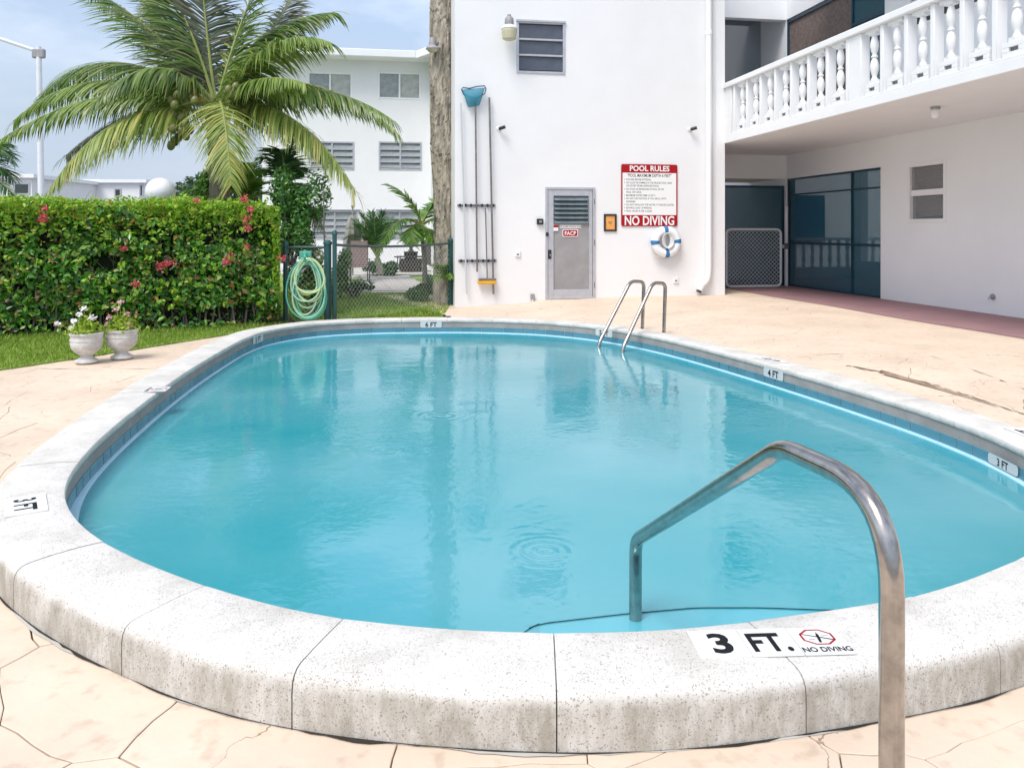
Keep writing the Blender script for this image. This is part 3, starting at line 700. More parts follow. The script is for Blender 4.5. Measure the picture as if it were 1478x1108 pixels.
MB(BM).box(pu0, pu1, VW+.012, VW+.02, pz0, lvz).build('panel', M['alu_d'], door)
MB(BM).box(pu0, pu1, VW+.045, VW+.05, lvz, pz1).build('louvre_back', M['glass_dd'], door)
M['louvre'] = mat('dusty_glass_louvre', (.20, .25, .27), .25, metal=.2, var=.3, vscale=8)
nl = 6; hh = (pz1-lvz)/nl
for k in range(nl):
    zc = lvz+hh*(k+.5); mb = MB(BM)
    mb.add([(pu0+.01, VW-.028, zc-hh*.52), (pu1-.01, VW-.028, zc-hh*.52), (pu1-.01, VW+.035, zc+hh*.42), (pu0+.01, VW+.035, zc+hh*.42), (pu0+.01, VW-.020, zc-hh*.54), (pu1-.01, VW-.020, zc-hh*.54), (pu1-.01, VW+.041, zc+hh*.38), (pu0+.01, VW+.041, zc+hh*.38)], [(0,1,2,3),(7,6,5,4),(4,5,1,0),(5,6,2,1),(6,7,3,2),(7,4,0,3)])
    mb.build('louvre', M['louvre'], door)
hu, hz_ = onV(793, 366, VW); MB(BM).bbox(hu-.035, hu+.035, VW-.03, VW-.010, hz_-.10, hz_+.07, .008).build('lock_plate', M['black'], door)
MB(BM).tube([(hu, VW-.02, hz_-.02), (hu, VW-.07, hz_-.02), (hu+.02, VW-.075, hz_-.05)], .018, 8).build('handle', M['chrome_d'], door)
hu, hz_ = onV(789, 337, VW); MB(BM).bbox(hu-.025, hu+.03, VW-.06, VW-.03, hz_-.05, hz_+.02, .006).build('latch', M['black'], door)
for py in (291, 350, 411):
    hu, hz_ = onV(857.5, py, VW); MB(BM).tube([(hu, VW-.035, hz_-.05), (hu, VW-.035, hz_+.05)], .009, 6).build('hinge', M['chrome_d'], door)
def wallplane(px, py, out=.012):                        # frame on the facing wall
    u, z = onV(px, py, VW); return frame_mat(UV(u, VW-out, z), (cu, su, 0), (0, 0, 1))
def plate(fm, w_, h_, r=0, t=.004, name='board', mt=None, par=None, n=5):
    pts = []
    if r > 0:
        for cx, cy, a0 in ((w_/2-r, h_/2-r, 0), (-w_/2+r, h_/2-r, 90), (-w_/2+r, -h_/2+r, 180), (w_/2-r, -h_/2+r, 270)):
            for k in range(n+1): a = R(a0+90*k/n); pts.append((cx+r*math.cos(a), cy+r*math.sin(a)))
    else: pts = [(w_/2, h_/2), (-w_/2, h_/2), (-w_/2, -h_/2), (w_/2, -h_/2)]
    k = len(pts); mb = MB(); mb.add([(x, y, 0) for x, y in pts]+[(x, y, t) for x, y in pts], [tuple(range(k))[::-1], tuple(range(k, 2*k))]+[(a, (a+1) % k, k+(a+1) % k, k+a) for a in range(k)], fm)
    return mb.build(name, mt, par)
PXM = lambda px: VW/(cu-su*((px-CX)/F))/F              # metres per photo pixel on the facing wall
# FACP sign and strip sticker on the door
s = thing('facp_sign', UV(onV(823, 337, VW)[0], VW, onV(823, 337, VW)[1]), 'small red sign reading FACP on the grey door', 'sign')
fm = wallplane(823, 336.5, -.006)
plate(fm, .30, .145, .03, .006, 'border', M['signwhite'], s); fm2 = fm @ Matrix.Translation((0, 0, .0065)); plate(fm2, .275, .12, .025, .001, 'board', M['red'], s)
put_text('lettering', 'FACP', .105, fm @ Matrix.Translation((0, -.038, .0085)), M['signwhite'], s, .02, sx=.86, space=1.05)
s = thing('sticker_strip', UV(onV(825, 327, VW)[0], VW, onV(825, 327, VW)[1]), 'narrow white strip sticker above the red sign on the grey door', 'sticker')
fm = wallplane(823.5, 327, -.008); plate(fm, .42, .055, 0, .002, 'backing', M['signwhite'], s)
put_text('lettering', 'FIRE ALARM CONTROL PANEL', .032, fm @ Matrix.Translation((0, -.011, .004)), M['ink'], s, .01)
s = thing('warning_sticker', UV(onV(802, 329, VW)[0], VW, onV(802, 329, VW)[1]), 'small red and white sticker at the left edge of the grey door panel', 'sticker')
fm = wallplane(802, 329, .014); plate(fm, .09, .11, 0, .002, 'backing', M['signwhite'], s); plate(fm @ Matrix.Translation((0, .03, .0025)), .09, .045, 0, .001, 'band', M['red'], s)
# window above
win = thing('window', UV((wU0+wU1)/2, VW, wzb)); win.parent = bld; win.location = UV((wU0+wU1)/2, VW, wzb)-bld.location
dframe(wU0, wU1, wzb, wzt, .045, VW-.02, VW+.05, 'frame', M['alu'], win)
MB(BM).bbox(wU0-.01, wU1+.01, VW-.045, VW, wzt-.02, wzt+.02, .004).build('drip_cap', M['alu'], win)
dh = (wzt-wzb-.09)/3
for k in range(3):
    z0 = wzb+.045+k*dh
    mb = MB(BM); mb.add([(wU0+.05, VW+.005, z0+.02), (wU1-.05, VW+.005, z0+.02), (wU1-.05, VW+.03, z0+dh-.01), (wU0+.05, VW+.03, z0+dh-.01)], [(0, 1, 2, 3)]); mb.build('pane', M['glass_d'], win)
    if k: MB(BM).bbox(wU0+.045, wU1-.045, VW-.018, VW+.02, z0-.018, z0+.018, .006).build('rail', M['alu'], win)
MB(BM).box(wU0, wU1, VW+.12, VW+.14, wzb, wzt).build('backing', M['glass_dd'], win)
# downpipe
u, zt = onV(1021, 0, VW); mb = MB(BM)
pts = [(u, VW-.075, HT-.1), (u, VW-.075, -.01+.42), (u, VW-.075, .20), (u-.14, VW-.10, .08), (u-.23, VW-.13, .045)]
_, zb_ = onV(1012, 417, VW)
pts = [(u, VW-.07, 6.5), (u, VW-.07, zb_+.38), (u-.03, VW-.075, zb_+.17), (u-.15, VW-.09, zb_+.08), (u-.21, VW-.10, zb_-.02)]
mb.tube(fillet(pts, [.1, .09, .03], 5), .062, 14); mb.build('downpipe', M['white2'], bld, smooth=True)
MB(BM).tube([(u-.215, VW-.101, zb_-.03), (u-.225, VW-.101, zb_-.055)], .05, 12).build('pipe_mouth', M['black'], bld)
_, zc = onV(1021, 48, VW); MB(BM).lathe([(.07, -.06), (.072, 0), (.066, .02), (.0625, .03)], 16, c=(u, VW-.07, zc)).build('pipe_collar', M['white2'], bld, smooth=True)
MB(BM).bbox(onV(1040, 0, VW)[0]-.10, uR-.003, VW-.02, VW, -.12, HT, .004).build('corner_pilaster', M['white2'], bld)
def inst(name, me, u, v, z, par=bld):
    o = bpy.data.objects.new(name, me); C.objects.link(o); o.parent = par; o.location = UV(u, v, z)-wloc(par); o.rotation_euler = (0, 0, A); return o
mb = MB(); mb.lathe([(.05, 0), (.05, .05), (.035, .08), (.06, .22), (.035, .36), (.035, .38), (.058, .50), (.035, .62), (.05, .66), (.05, .70)], 8); MINI = bpy.data.meshes.new('courtyard_baluster'); MINI.from_pydata(mb.v, [], mb.f); MINI.materials.append(M['white2'])
# ---- side wall u = US with screened opening and window
VG = 16.4
sv1, _ = onU(1137.5, 300, US); sv0, szt = onU(1271, 241, US); 
kv1, kzt = onU(1310, 236, US); kv0, kzb = onU(1366, 321, US)
kv1b, kzt2 = onU(1366, 230, US)
HD = 2.40
ZS0, ZS1 = 2.93, 3.06                                  # balcony slab
uv0, _ = onU(1277, 40, US)                             # end of the upper opening
u2v1, _ = onU(1311, 5, US); u2v0, u2zb = onU(1350, 10, US)
wall_with_holes(2.0, 20, -.25, HT, [(sv0, VG, -.25, HD), (kv0, kv1, kzb, kzt2), (uv0, VG, ZS1, 5.98), (u2v0-1.0, u2v1, ZS1+1.62, 5.6)], US, US+.22, 'side_wall', M['wall_shade'], bld, axis='u')
# header and wall over the passage at the end (v = VG)
MB(BM).box(uR, US, VG, VG+.2, HD, ZS0).build('passage_header', M['wall_shade'], bld)
MB(BM).box(uR, US, VG, VG+.2, 5.98, HT).build('upper_header', M['wall_shade'], bld)
MB(BM).box(5.5, 16, 22.0, 22.2, -.2, HT).build('rear_wall', M['wall_shade'], bld)
MB(BM).box(UB, 18, 15.2, 22.0, -.19, -.141).build('courtyard_floor', M['conc'], bld)
for (a, b, c, d) in ((9.2, 10.3, 0, 2.1), (12.2, 13.3, .9, 2.3), (7.0, 7.9, 0, 2.1), (10.9, 11.5, 1.0, 2.3), (9.3, 10.2, 4.2, 5.4)): MB(BM).box(a, b, 21.93, 21.99, c, d).build('courtyard_door' if c == 0 else 'courtyard_window', M['blued'], bld)
MB(BM).box(9.3, 14, 18.9, 19.05, .98, 1.05).build('courtyard_rail', M['white2'], bld); MB(BM).box(9.3, 14, 18.9, 19.05, -.1, .28).build('courtyard_parapet', M['white2'], bld)
for k in range(18): inst('courtyard_baluster', MINI, 9.4+k*.25, 18.97, .28)
MB(BM).box(9.25, 9.45, 18.8, 19.0, -.1, 2.75).build('courtyard_post', M['greywall'], bld)
MB(BM).box(12.3, 12.45, 11.5, VG+2.6, -.2, .45).build('gallery_parapet', M['white'], bld)
for vv in (12.0, 15.0, 18.6): MB(BM).box(12.3, 12.5, vv, vv+.3, .45, 6.0).build('gallery_column', M['white'], bld)
MB(BM).box(US+.22, 12.3, 11.5, 11.7, -.2, HT).build('room_end_wall', M['greywall'], bld)
MB(BM).box(US+.22, 12.3, 11.7, VG+1.8, 2.75, 2.93).build('inner_ceiling', M['tan'], bld)
MB(BM).box(uR, US+.22, VG+.2, VG+1.8, 2.42, 2.93).build('passage_ceiling', M['tan'], bld)
MB(BM).box(uR, 12.3, VG+.2, VG+1.8, 6.3, 6.4).build('upper_ceiling', M['greywall'], bld)
MB(BM).box(US+.22, 12.3, 11.7, VG+1.8, 6.0, 6.1).build('upper_room_ceiling', M['greywall'], bld)
MB(BM).box(US-.9, 12.3, 15.2, VG+2.6, -.14, -.001).build('passage_floor', M['pink'], bld)
# balcony
mb = MB(BM); mb.bbox(UB, US, 3.0, VG, ZS0, ZS1, .006); mb.build('balcony_slab', M['white2'], bld)
MB(BM).box(US, 12.3, 11.7, VG+1.8, ZS0+.001, ZS1-.002).build('upper_floor', M['tan'], bld)
MB(BM).box(uR, US, VG, VG+1.8, ZS0+.001, ZS1-.002).build('upper_passage_floor', M['tan'], bld)
RZ = 4.09
mb = MB(BM); mb.bbox(UB-.03, UB+.17, 3.0, VW-.002, RZ-.10, RZ, .012); mb.build('balustrade_rail', M['white2'], bld)
mb = MB(BM); mb.bbox(UB+.004, UB+.15, 3.0, VW-.002, ZS1, ZS1+.03, .004); mb.build('balustrade_sill', M['white2'], bld)
# roof slab over the walkway
MB(BM).box(UB-.3, US+.3, 3, VW-.002, 7.0, 7.2).build('roof_slab', M['white2'], bld)
zb0, zb1 = ZS1+.03, RZ-.10; bh = zb1-zb0
def one(mb, name, mt): 
    me = bpy.data.meshes.new(name); me.from_pydata(mb.v, [], mb.f); me.materials.append(mt)
    me.polygons.foreach_set('use_smooth', [True]*len(me.polygons)); me.set_sharp_from_angle(angle=R(38)); return me
bp_ = [(.055, .20), (.055, .235), (.04, .25), (.034, .27), (.050, .31), (.066, .37), (.068, .43), (.055, .485), (.038, .52), (.034, .535), (.052, .545), (.052, .565), (.034, .575), (.038, .60), (.055, .64), (.066, .70), (.062, .76), (.045, .82), (.036, .85), (.05, .86), (.055, .885), (.055, .90)]
bp_ = [(r*.84, z*bh/.95+.0) for r, z in bp_]
mb = MB(); mb.lathe(bp_, 14); mbal = one(mb, 'baluster', M['white2'])
mb = MB()                                              # cast frame block round each baluster: foot with a weep hole, head
Wb = .15
mb.bbox(-.05, .06, -Wb, Wb, 0, .055, .004); mb.bbox(-.05, .06, -Wb, -.065, .055, .105, .003); mb.bbox(-.05, .06, .065, Wb, .055, .105, .003); mb.bbox(-.05, .06, -Wb, Wb, .105, .16, .004)
mb.bbox(-.042, .05, -.075, .075, .158, .205, .004)
mblk = one(mb, 'cast_block', M['white2'])
mb = MB(); mb.bbox(-.045, .055, -Wb, Wb, bh-.05, bh, .004); mb.bbox(-.042, .05, -.07, .07, bh-.085, bh-.045, .004); mhead = one(mb, 'block_head', M['white2'])
mb = MB(); mb.box(-.02, .05, -.065, .065, .056, .104); mhole = one(mb, 'weep_hole', M['chrome_d'])
mb = MB(); mb.bbox(-.065, .075, -.035, .035, 0, bh, .006); mstile = one(mb, 'stile', M['white2'])
mb = MB(); mb.bbox(-.06, .08, -.15, .15, 0, bh, .008); mpil = one(mb, 'pilaster', M['white2'])
def inst(name, me, u, v, z, par=bld):
    o = bpy.data.objects.new(name, me); C.objects.link(o); o.parent = par; o.location = UV(u, v, z)-wloc(par); o.rotation_euler = (0, 0, A); return o
uc = UB+.075
for i in range(7):
    v = 13.68-.523*i
    for nm, me in (('baluster', mbal), ('cast_block', mblk), ('block_head', mhead), ('weep_hole', mhole)): inst(nm, me, uc, v, zb0)
    inst('stile', mstile, uc, v+.26, zb0)
inst('stile', mstile, uc, 13.68-.523*6-.26, zb0)
inst('pilaster', mpil, uc, VW-.14, zb0); inst('pilaster', mpil, uc, 10.15, zb0)
for i in range(9):
    v = 9.74-.487*i
    for nm, me in (('baluster', mbal), ('cast_block', mblk), ('block_head', mhead), ('weep_hole', mhole)): inst(nm, me, uc, v, zb0)
    inst('stile', mstile, uc, v-.243, zb0)
inst('stile', mstile, uc, 9.74+.245, zb0)
# screens: lower side panel, lower passage panel, upper ones
sc = thing('screen_enclosure', UV(US, (sv0+VG)/2, 0)); sc.parent = bld; sc.location = UV(US, (sv0+VG)/2, 0)-bld.location
MB(BM).box(US+.05, US+.056, sv0+.04, VG-.04, .02, HD-.03).build('insect_screen', M['screen'], sc)
M['bframe'] = mat('dark_blue_frame', (.015, .05, .08), .4)
mb = MB(BM)
for (a, b, c, d) in ((sv0, sv0+.04, 0, HD), (VG-.05, VG, 0, HD), (sv0, VG, 0, .04), (sv0, VG, HD-.04, HD), (sv0, VG, .94, .99), (sv0, VG, 2.02, 2.05)): mb.box(US+.03+.001*random.random(), US+.075+.001*random.random(), a, b, c, d)
vm1, _ = onU(1227, 300, US); mb.box(US+.028, US+.078, vm1-.02, vm1+.02, .04, HD-.04); mb.build('screen_frame', M['bframe'], sc)
gu0, _ = onV(1047, 300, VG); gu1, _ = onV(1131, 300, VG)
MB(BM).box(uR, US, VG+.10, VG+.106, .02, 2.22).build('insect_screen', M['screen'], sc)
mb = MB(BM); mb.box(uR, US, VG+.08, VG+.13, 2.20, 2.25); mb.box(US-.06, US-.001, VG+.081, VG+.131, 0, 2.2); mb.box(uR, US, VG+.082, VG+.128, .0, .05); mb.build('screen_frame', M['bframe'], sc)
# behind the screens: pale furniture-like balustrade and doors that show through
MB(BM).box(10.2, 10.3, 11.7, 13.4, -.1, 2.7).build('inner_partition', M['wall_shade'], bld)
MB(BM).box(10.1, 10.19, 12.2, 13.1, 0, 2.05).build('inner_door', M['blued'], bld)
# posts by the gate
p_ = UV(US-.01, VG-.12, 0); MB(BM).tube([(US-.05, VG-.10, 0), (US-.05, VG-.10, 1.78)], .038, 12).build('gate_post', M['galvl'], bld, smooth=True)
MB(BM).bbox(US-.09, US-.01, VG-.14, VG-.06, .82, .96, .01).build('gate_bracket', M['chrome_d'], bld)
# upper level panels
up = thing('upper_screen', UV(US, 15, ZS1)); up.parent = bld; up.location = UV(US, 15, ZS1)-bld.location
a1, _ = onU(1146, 50, US); a2, _ = onU(1229, 40, US); a3 = uv0
MB(BM).box(US+.06, US+.07, a2, VG, ZS1, 5.95).build('bamboo_blind', M['brownc'], up)
mb = MB(BM)
for vv in (a3, a2, VG-.05): mb.box(US+.02, US+.08, vv, vv+.05, ZS1, 5.98)
mb.box(US+.021, US+.079, a3, VG, 5.9, 5.975); mb.box(US+.022, US+.078, a3, a2, 5.2, 5.25); mb.build('screen_frame', M['bframe'], up)
MB(BM).box(US+.045, US+.05, a3, a2, ZS1, 5.95).build('insect_screen', M['screen'], up)
MB(BM).box(uR, US, VG+1.2, VG+1.21, ZS1, 4.6).build('lower_panel', M['blued'], up)
MB(BM).box(uR, US, VG+1.2, VG+1.206, 4.605, 6.3).build('insect_screen', M['screen2'], up)
# upper right window
w2 = thing('window', UV(US, u2v1, u2zb)); w2.parent = bld; w2.location = UV(US, u2v1, ZS1+1.62)-bld.location
def swindow(root, v0, v1, z0, z1, mid=True, glass='glass_g'):
    mb = MB(BM); f = .065
    mb.bbox(US-.012, US+.09, v0, v0+f, z0, z1, .004); mb.bbox(US-.012, US+.09, v1-f, v1, z0, z1, .004); mb.bbox(US-.011, US+.089, v0+f, v1-f, z1-f, z1, .004); mb.bbox(US-.011, US+.089, v0+f, v1-f, z0, z0+f, .004)
    if mid: zm = (z0+z1)/2; mb.bbox(US+.02, US+.08, v0+f, v1-f, zm-.05, zm+.05, .004)
    mb.build('frame', M['white2'], root)
    zm = (z0+z1)/2
    MB(BM).box(US+.055, US+.06, v0+f, v1-f, z0+f, zm if mid else z1-f).build('pane', M[glass], root)
    if mid: MB(BM).box(US+.035, US+.04, v0+f, v1-f, zm, z1-f).build('pane', M[glass], root)
M['glass_s'] = see_through('window_glass', (.34, .35, .37), .34, .06, .9)
swindow(w2, u2v0-1.0, u2v1, ZS1+1.62, 5.6, True, 'glass_dd')
w1 = thing('window', UV(US, (kv0+kv1)/2, kzb)); w1.parent = bld; w1.location = UV(US, (kv0+kv1)/2, kzb)-bld.location
swindow(w1, kv0, kv1, kzb, kzt2, True, 'glass_s')
nb = 22
for k in range(nb): MB(BM).add([(US+.10, kv0+.06, kzb+.06+k*(kzt2-kzb-.1)/nb), (US+.10, kv1-.06, kzb+.06+k*(kzt2-kzb-.1)/nb), (US+.135, kv1-.06, kzb+.04+k*(kzt2-kzb-.1)/nb), (US+.135, kv0+.06, kzb+.04+k*(kzt2-kzb-.1)/nb)], [(0,1,2,3)]).build('blind_slat', M['curtain'], w1)
MB(BM).box(US+.2, US+.21, kv0, kv1, kzb, kzt2).build('backing', M['greywall'], w1)
# ---- things on the walls
def wthing(name, px, py, label, cat, v=VW, group=None):
    u, z = onV(px, py, v); return thing(name, UV(u, v, z), label, cat, group), u, z
# dusk-to-dawn lamp
s, u, z = wthing('wall_lamp', 732, 48, 'grey wall lamp with a yellowed glass refractor left of the upper window', 'lamp')
MB(BM).lathe([(.085, -.19), (.125, -.17), (.142, -.05), (.145, 0), (.14, .01)], 22, c=(u, VW-.24, z)).build('refractor', M['lampglass'], s, smooth=True)
MB(BM).lathe([(.15, .01), (.15, .03), (.10, .07), (.075, .09)], 22, c=(u, VW-.24, z)).build('reflector_rim', M['signwhite'], s, smooth=True)
MB(BM).lathe([(.078, .09), (.085, .12), (.08, .2), (.05, .24), (.035, .245), (.035, .27), (.02, .28)], 18, c=(u, VW-.24, z)).build('housing', M['alu_d'], s, smooth=True)
MB(BM).tube([(u, VW-.20, z+.14), (u, VW, z+.14)], .022, 8).build('bracket', M['galv'], s)
# cameras
for (px, py, lb) in ((722, 186, 'small dark security camera on the white wall beside the pool poles'), (997, 187, 'small black security camera on the white wall near the downpipe')):
    s, u, z = wthing('security_camera', px, py, lb, 'camera')
    MB(BM).lathe([(.045, 0), (.045, .012), (.02, .025)], 14, m=Matrix.Translation((u-.03, VW, z)) @ Matrix.Rotation(R(90), 4, 'X')).build('mount', M['signwhite'], s, smooth=True)
    MB(BM).tube([(u-.03, VW-.02, z), (u-.01, VW-.07, z)], .012, 6).build('arm', M['signwhite'], s)
    MB(BM).tube([(u-.03, VW-.07, z-.01), (u+.07, VW-.13, z+.02)], .032, 12).build('body', M['black'], s, smooth=True)
# key pad and outlets
s, u, z = wthing('keypad_box', 779, 320, 'black keypad box on the white wall left of the grey door', 'keypad')
MB(BM).bbox(u-.06, u+.06, VW-.06, VW-.001, z-.055, z+.055, .008).build('case', M['black'], s); MB(BM).bbox(u-.02, u+.03, VW-.066, VW-.0605, z-.02, z+.02, .002).build('button_pad', M['alu_d'], s)
for (px, py, lb) in ((747, 366, 'white outlet box low on the wall left of the grey door'), (975, 404, 'white outlet box with an open cover near the downpipe')):
    s, u, z = wthing('outlet_box', px, py, lb, 'outlet')
    MB(BM).bbox(u-.05, u+.05, VW-.03, VW-.001, z-.06, z+.06, .006).build('cover', M['signwhite'], s); MB(BM).bbox(u-.02, u+.02, VW-.034, VW-.0302, z-.03, z+.0, .001).build('socket', M['chrome_d'], s)
s, u, z = wthing('hose_tap', 768, 430, 'small metal wall tap near the ground left of the grey door', 'tap')
MB(BM).bbox(u-.035, u+.035, VW-.07, VW-.001, z-.03, z+.08, .01).build('body', M['alu_d'], s); MB(BM).tube([(u, VW-.05, z-.03), (u, VW-.07, z-.09)], .02, 8).build('spout', M['galv'], s)
# pole hangers and poles
hzs = []
for (a, b, py, lb) in ((660, 715, 296.5, 'upper black hanger rail for the pool poles on the white wall'), (661.5, 716.5, 376.5, 'lower black hanger rail for the pool poles on the white wall')):
    s, u0, z = wthing('pole_hanger', a, py, lb, 'hanger'); u1, _ = onV(b, py, VW); hzs.append(z)
    MB(BM).bbox(u0, u1, VW-.022, VW-.001, z-.02, z+.02, .004).build('back_strip', M['chrome_d'], s)
    for k in range(7):
        uu = u0+(u1-u0)*(k+.5)/7; MB(BM).bbox(uu-.018, uu+.018, VW-.06, VW-.022, z-.028, z+.028, .006).build('hook', M['black'], s)
def pole(name, lb, cat, p0, p1, r, mt):
    (ua, za), (ub, zb2) = onV(*p0, VW), onV(*p1, VW); s = thing(name, UV(ub, VW-.05, zb2), lb, cat)
    MB(BM).tube([(ub, VW-.075, zb2), (ua, VW-.075, za)], r, 10).build('shaft', mt, s, smooth=True); return s, (ua, za), (ub, zb2)
M['pole'] = mat('aged_aluminium_pole', (.27, .25, .25), .4, metal=.6, var=.3, vscale=12)
M['polew'] = mat('pale_pole', (.60, .63, .66), .4, metal=.2)
s, (ut, zt), _ = pole('skimmer_net', 'long pole with a teal leaf skimmer net hung on the white wall', 'pool net', (685.5, 146), (688, 392), .017, M['pole'])
nu, nzt = onV(683, 131, VW)
ring_ = [(-.215, .03), (-.20, -.03), (-.17, -.06), (-.06, -.12), (0, -.16), (.06, -.12), (.15, -.07), (.20, -.02), (.215, .05), (.12, .055), (-.05, .02)]
rc = [(nu+a, VW-.10, nzt+b) for a, b in [(-.225, .0), (-.19, -.09), (-.09, -.13), (.01, -.155), (.02, -.155), (.11, -.12), (.20, -.07), (.225, .02), (.20, .075), (.06, .06), (-.08, .02), (-.20, .03)]]
MB(BM).tube(rc, .012, 8, closed=True).build('hoop', M['netframe'], s, smooth=True)
mb = MB(BM); k = 14; vs = []
top = [(nu-.21+.42*i/13, VW-.10, nzt+.0+.05*i/13) for i in range(14)]
for i in range(14):
    t = i/13; x = nu-.21+.42*t
    for j in range(6):
        q = j/5; dp = math.sin(math.pi*t)**.5; hw = 1-.38*q
        vs.append((nu+(x-nu)*hw, VW-.09-.07*math.sin(q*math.pi)*dp, nzt+.02+.05*(t-.5)-q*(.33*min(1, .78+.35*dp))))
fs = [(i*6+j, i*6+j+1, (i+1)*6+j+1, (i+1)*6+j) for i in range(13) for j in range(5)]
mb.add(vs, fs).build('net_bag', M['netblue'], s, smooth=True)
MB(BM).tube([(nu-.09, VW-.11, nzt-.125), (nu+.02, VW-.09, nzt-.21), (nu+.12, VW-.11, nzt-.115)], .012, 6).build('yoke', M['signwhite'], s)
pole('telescopic_pole', 'long dark grey telescopic pole hung rightmost on the white wall', 'pole', (705.5, 142), (711.5, 424), .019, M['pole'])
pole('pale_pole', 'long pale pole hung leftmost beside the wall corner', 'pole', (664.5, 150), (673, 424), .015, M['polew'])
s, (ut, zt), (ub, zb2) = pole('pool_brush', 'short pole with a yellow brush head hung among the pool poles', 'pool brush', (700, 300), (702.5, 402), .012, M['pole'])
MB(BM).bbox(ub-.165, ub+.165, VW-.11, VW-.045, zb2-.035, zb2+.01, .012).build('brush_back', M['brownc'], s)
MB(BM).bbox(ub-.175, ub+.165, VW-.13, VW-.03, zb2-.095, zb2-.036, .01).build('bristles', M['yellow'], s)
# pool rules sign
SW, SH = 84.5*PXM(937), 89*PXM(937)
s, u, z = wthing('pool_rules_sign', 937, 282, 'large red and white POOL RULES sign on the white wall', 'sign')
fm = wallplane(937, 282, .012); MBx = MB()
plate(fm, SW, SH, .035, .008, 'board', M['red'], s)
sc_ = SH/89.; f1 = fm @ Matrix.Translation((0, 0, .0083))
plate(f1 @ Matrix.Translation((0, (282-249)*sc_-61*sc_/2+.0, 0)) if False else f1 @ Matrix.Translation((0, (282-280.2)*sc_, 0)), SW*.955, 60.5*sc_, 0, .001, 'panel', M['signwhite'], s)
f2 = fm @ Matrix.Translation((0, 0, .0100))
def line(t, x, y, size, mt, al='LEFT', bold=.02, sx=1.0): put_text('lettering', t, size, f2 @ Matrix.Translation((x, y, 0)), mt, s, bold, al, sx)
line('POOL RULES', 0, (282-247.2)*sc_, 10.8*sc_, M['signwhite'], 'CENTER', .028, .98)
line('NO DIVING', 0, (282-324.8)*sc_, 18.5*sc_, M['signwhite'], 'CENTER', .022, .78)
line('"POOL MAXIMUM DEPTH 6 FEET"', 0, (282-255.8)*sc_, 6.4*sc_, M['ink'], 'CENTER', .012, .70)
rows = [('SHOWER BEFORE ENTERING', 260.9, 1), ('NO GLASS OR ANIMALS IN THE FENCED POOL AREA', 265.4, 1), ('(OR 50 FEET FROM UNFENCED POOL)', 269.8, 0), ('NO FOOD OR BEVERAGES IN POOL OR ON', 274.6, 1), ('POOL WET DECK', 279.0, 0), ('MAXIMUM WATER TEMP. IS 104° F', 283.6, 1), ('DO NOT USE THE POOL IF YOU ARE ILL WITH', 288.1, 1), ('DIARRHEA', 292.5, 0), ('DO NOT SWALLOW THE WATER. IT IS RECIRCULATED.', 297.0, 1), ('BATHING LOAD: 18 PERSONS', 301.5, 1), ('POOL HOURS: 8 A.M. to DUSK', 306.0, 1)]
for t, y, b_ in rows:
    line(t, -SW/2+.095, (282-y)*sc_, 3.8*sc_, M['ink'], 'LEFT', .006, .76)
    if b_: line('•', -SW/2+.055, (282-y)*sc_, 4.2*sc_, M['ink'], 'LEFT', .02)
# framed orange notice
s, u, z = wthing('framed_notice', 880.5, 321.5, 'orange notice in a black frame between the grey door and the rules sign', 'notice')
k = PXM(880); dU = 9.5*k; dZ = 12.5*k
mb = MB(BM); fw = .035
mb.bbox(u-dU, u-dU+fw, VW-.03, VW-.001, z-dZ, z+dZ, .005); mb.bbox(u+dU-fw, u+dU, VW-.03, VW-.001, z-dZ, z+dZ, .005); mb.bbox(u-dU+fw, u+dU-fw, VW-.029, VW-.002, z+dZ-fw, z+dZ, .005); mb.bbox(u-dU+fw, u+dU-fw, VW-.029, VW-.002, z-dZ, z-dZ+fw, .005); mb.build('frame', M['black'], s)
MB(BM).box(u-dU+fw, u+dU-fw, VW-.012, VW-.002, z-dZ+fw, z+dZ-fw).build('paper', M['orange'], s)
fmn = wallplane(880.5, 321.5, .0145)
for q, ww in ((.02, .07), (.0, .085), (-.02, .06)): plate(fmn @ Matrix.Translation((0, q, 0)), ww, .006, 0, .0008, 'printed_line', M['brownc'], s)
# life ring
s, u, z = wthing('life_ring', 958.5, 349, 'white life ring with blue straps hung under the rules sign', 'life ring')
RR, rt = 16.2*PXM(958), 6.2*PXM(958)
ctr = Vector((u, VW-.10, z))
circ = [(u+math.cos(a)*RR, VW-.10, z+math.sin(a)*RR) for a in np.linspace(0, 2*math.pi, 41)[:-1]]
MB(BM).tube(circ, rt, 14, closed=True).build('ring', M['buoy'], s, smooth=True)
for a0 in (93, 3, 183, 273):
    seg = [(u+math.cos(R(a0+d))*RR, VW-.10, z+math.sin(R(a0+d))*RR) for d in (-9, -4, 0, 4, 9)]
    MB(BM).tube(seg, rt*1.06, 14).build('strap', M['blueband'], s, smooth=True)
rp_ = []
for q in range(4):
    a0 = 45+q*90
    for d in range(-45, 46, 9):
        sag = 1.32+(.25*math.cos(R(d*2)) if q in (2, 3) else .12*math.cos(R(d*2))); rp_.append((u+math.cos(R(a0+d))*RR*(sag if abs(d) < 40 else 1.3), VW-.10, z+math.sin(R(a0+d))*RR*(sag if abs(d) < 40 else 1.3)))
MB(BM).tube(rp_, .008, 6, closed=True).build('grab_rope', M['rope'], s, smooth=True)
mb = MB(BM)
for q in range(6):
    rx, rz = .055+.012*q, .13+.008*(q % 3); pts = [(u+.01+math.sin(a)*rx+random.uniform(-.004, .004), VW-.16-.008*q, z+.03+math.cos(a)*rz) for a in np.linspace(0, 2*math.pi, 19)[:-1]]
    mb.tube(pts, .008, 6, closed=True)
mb.build('coiled_rope', M['rope'], s, smooth=True)
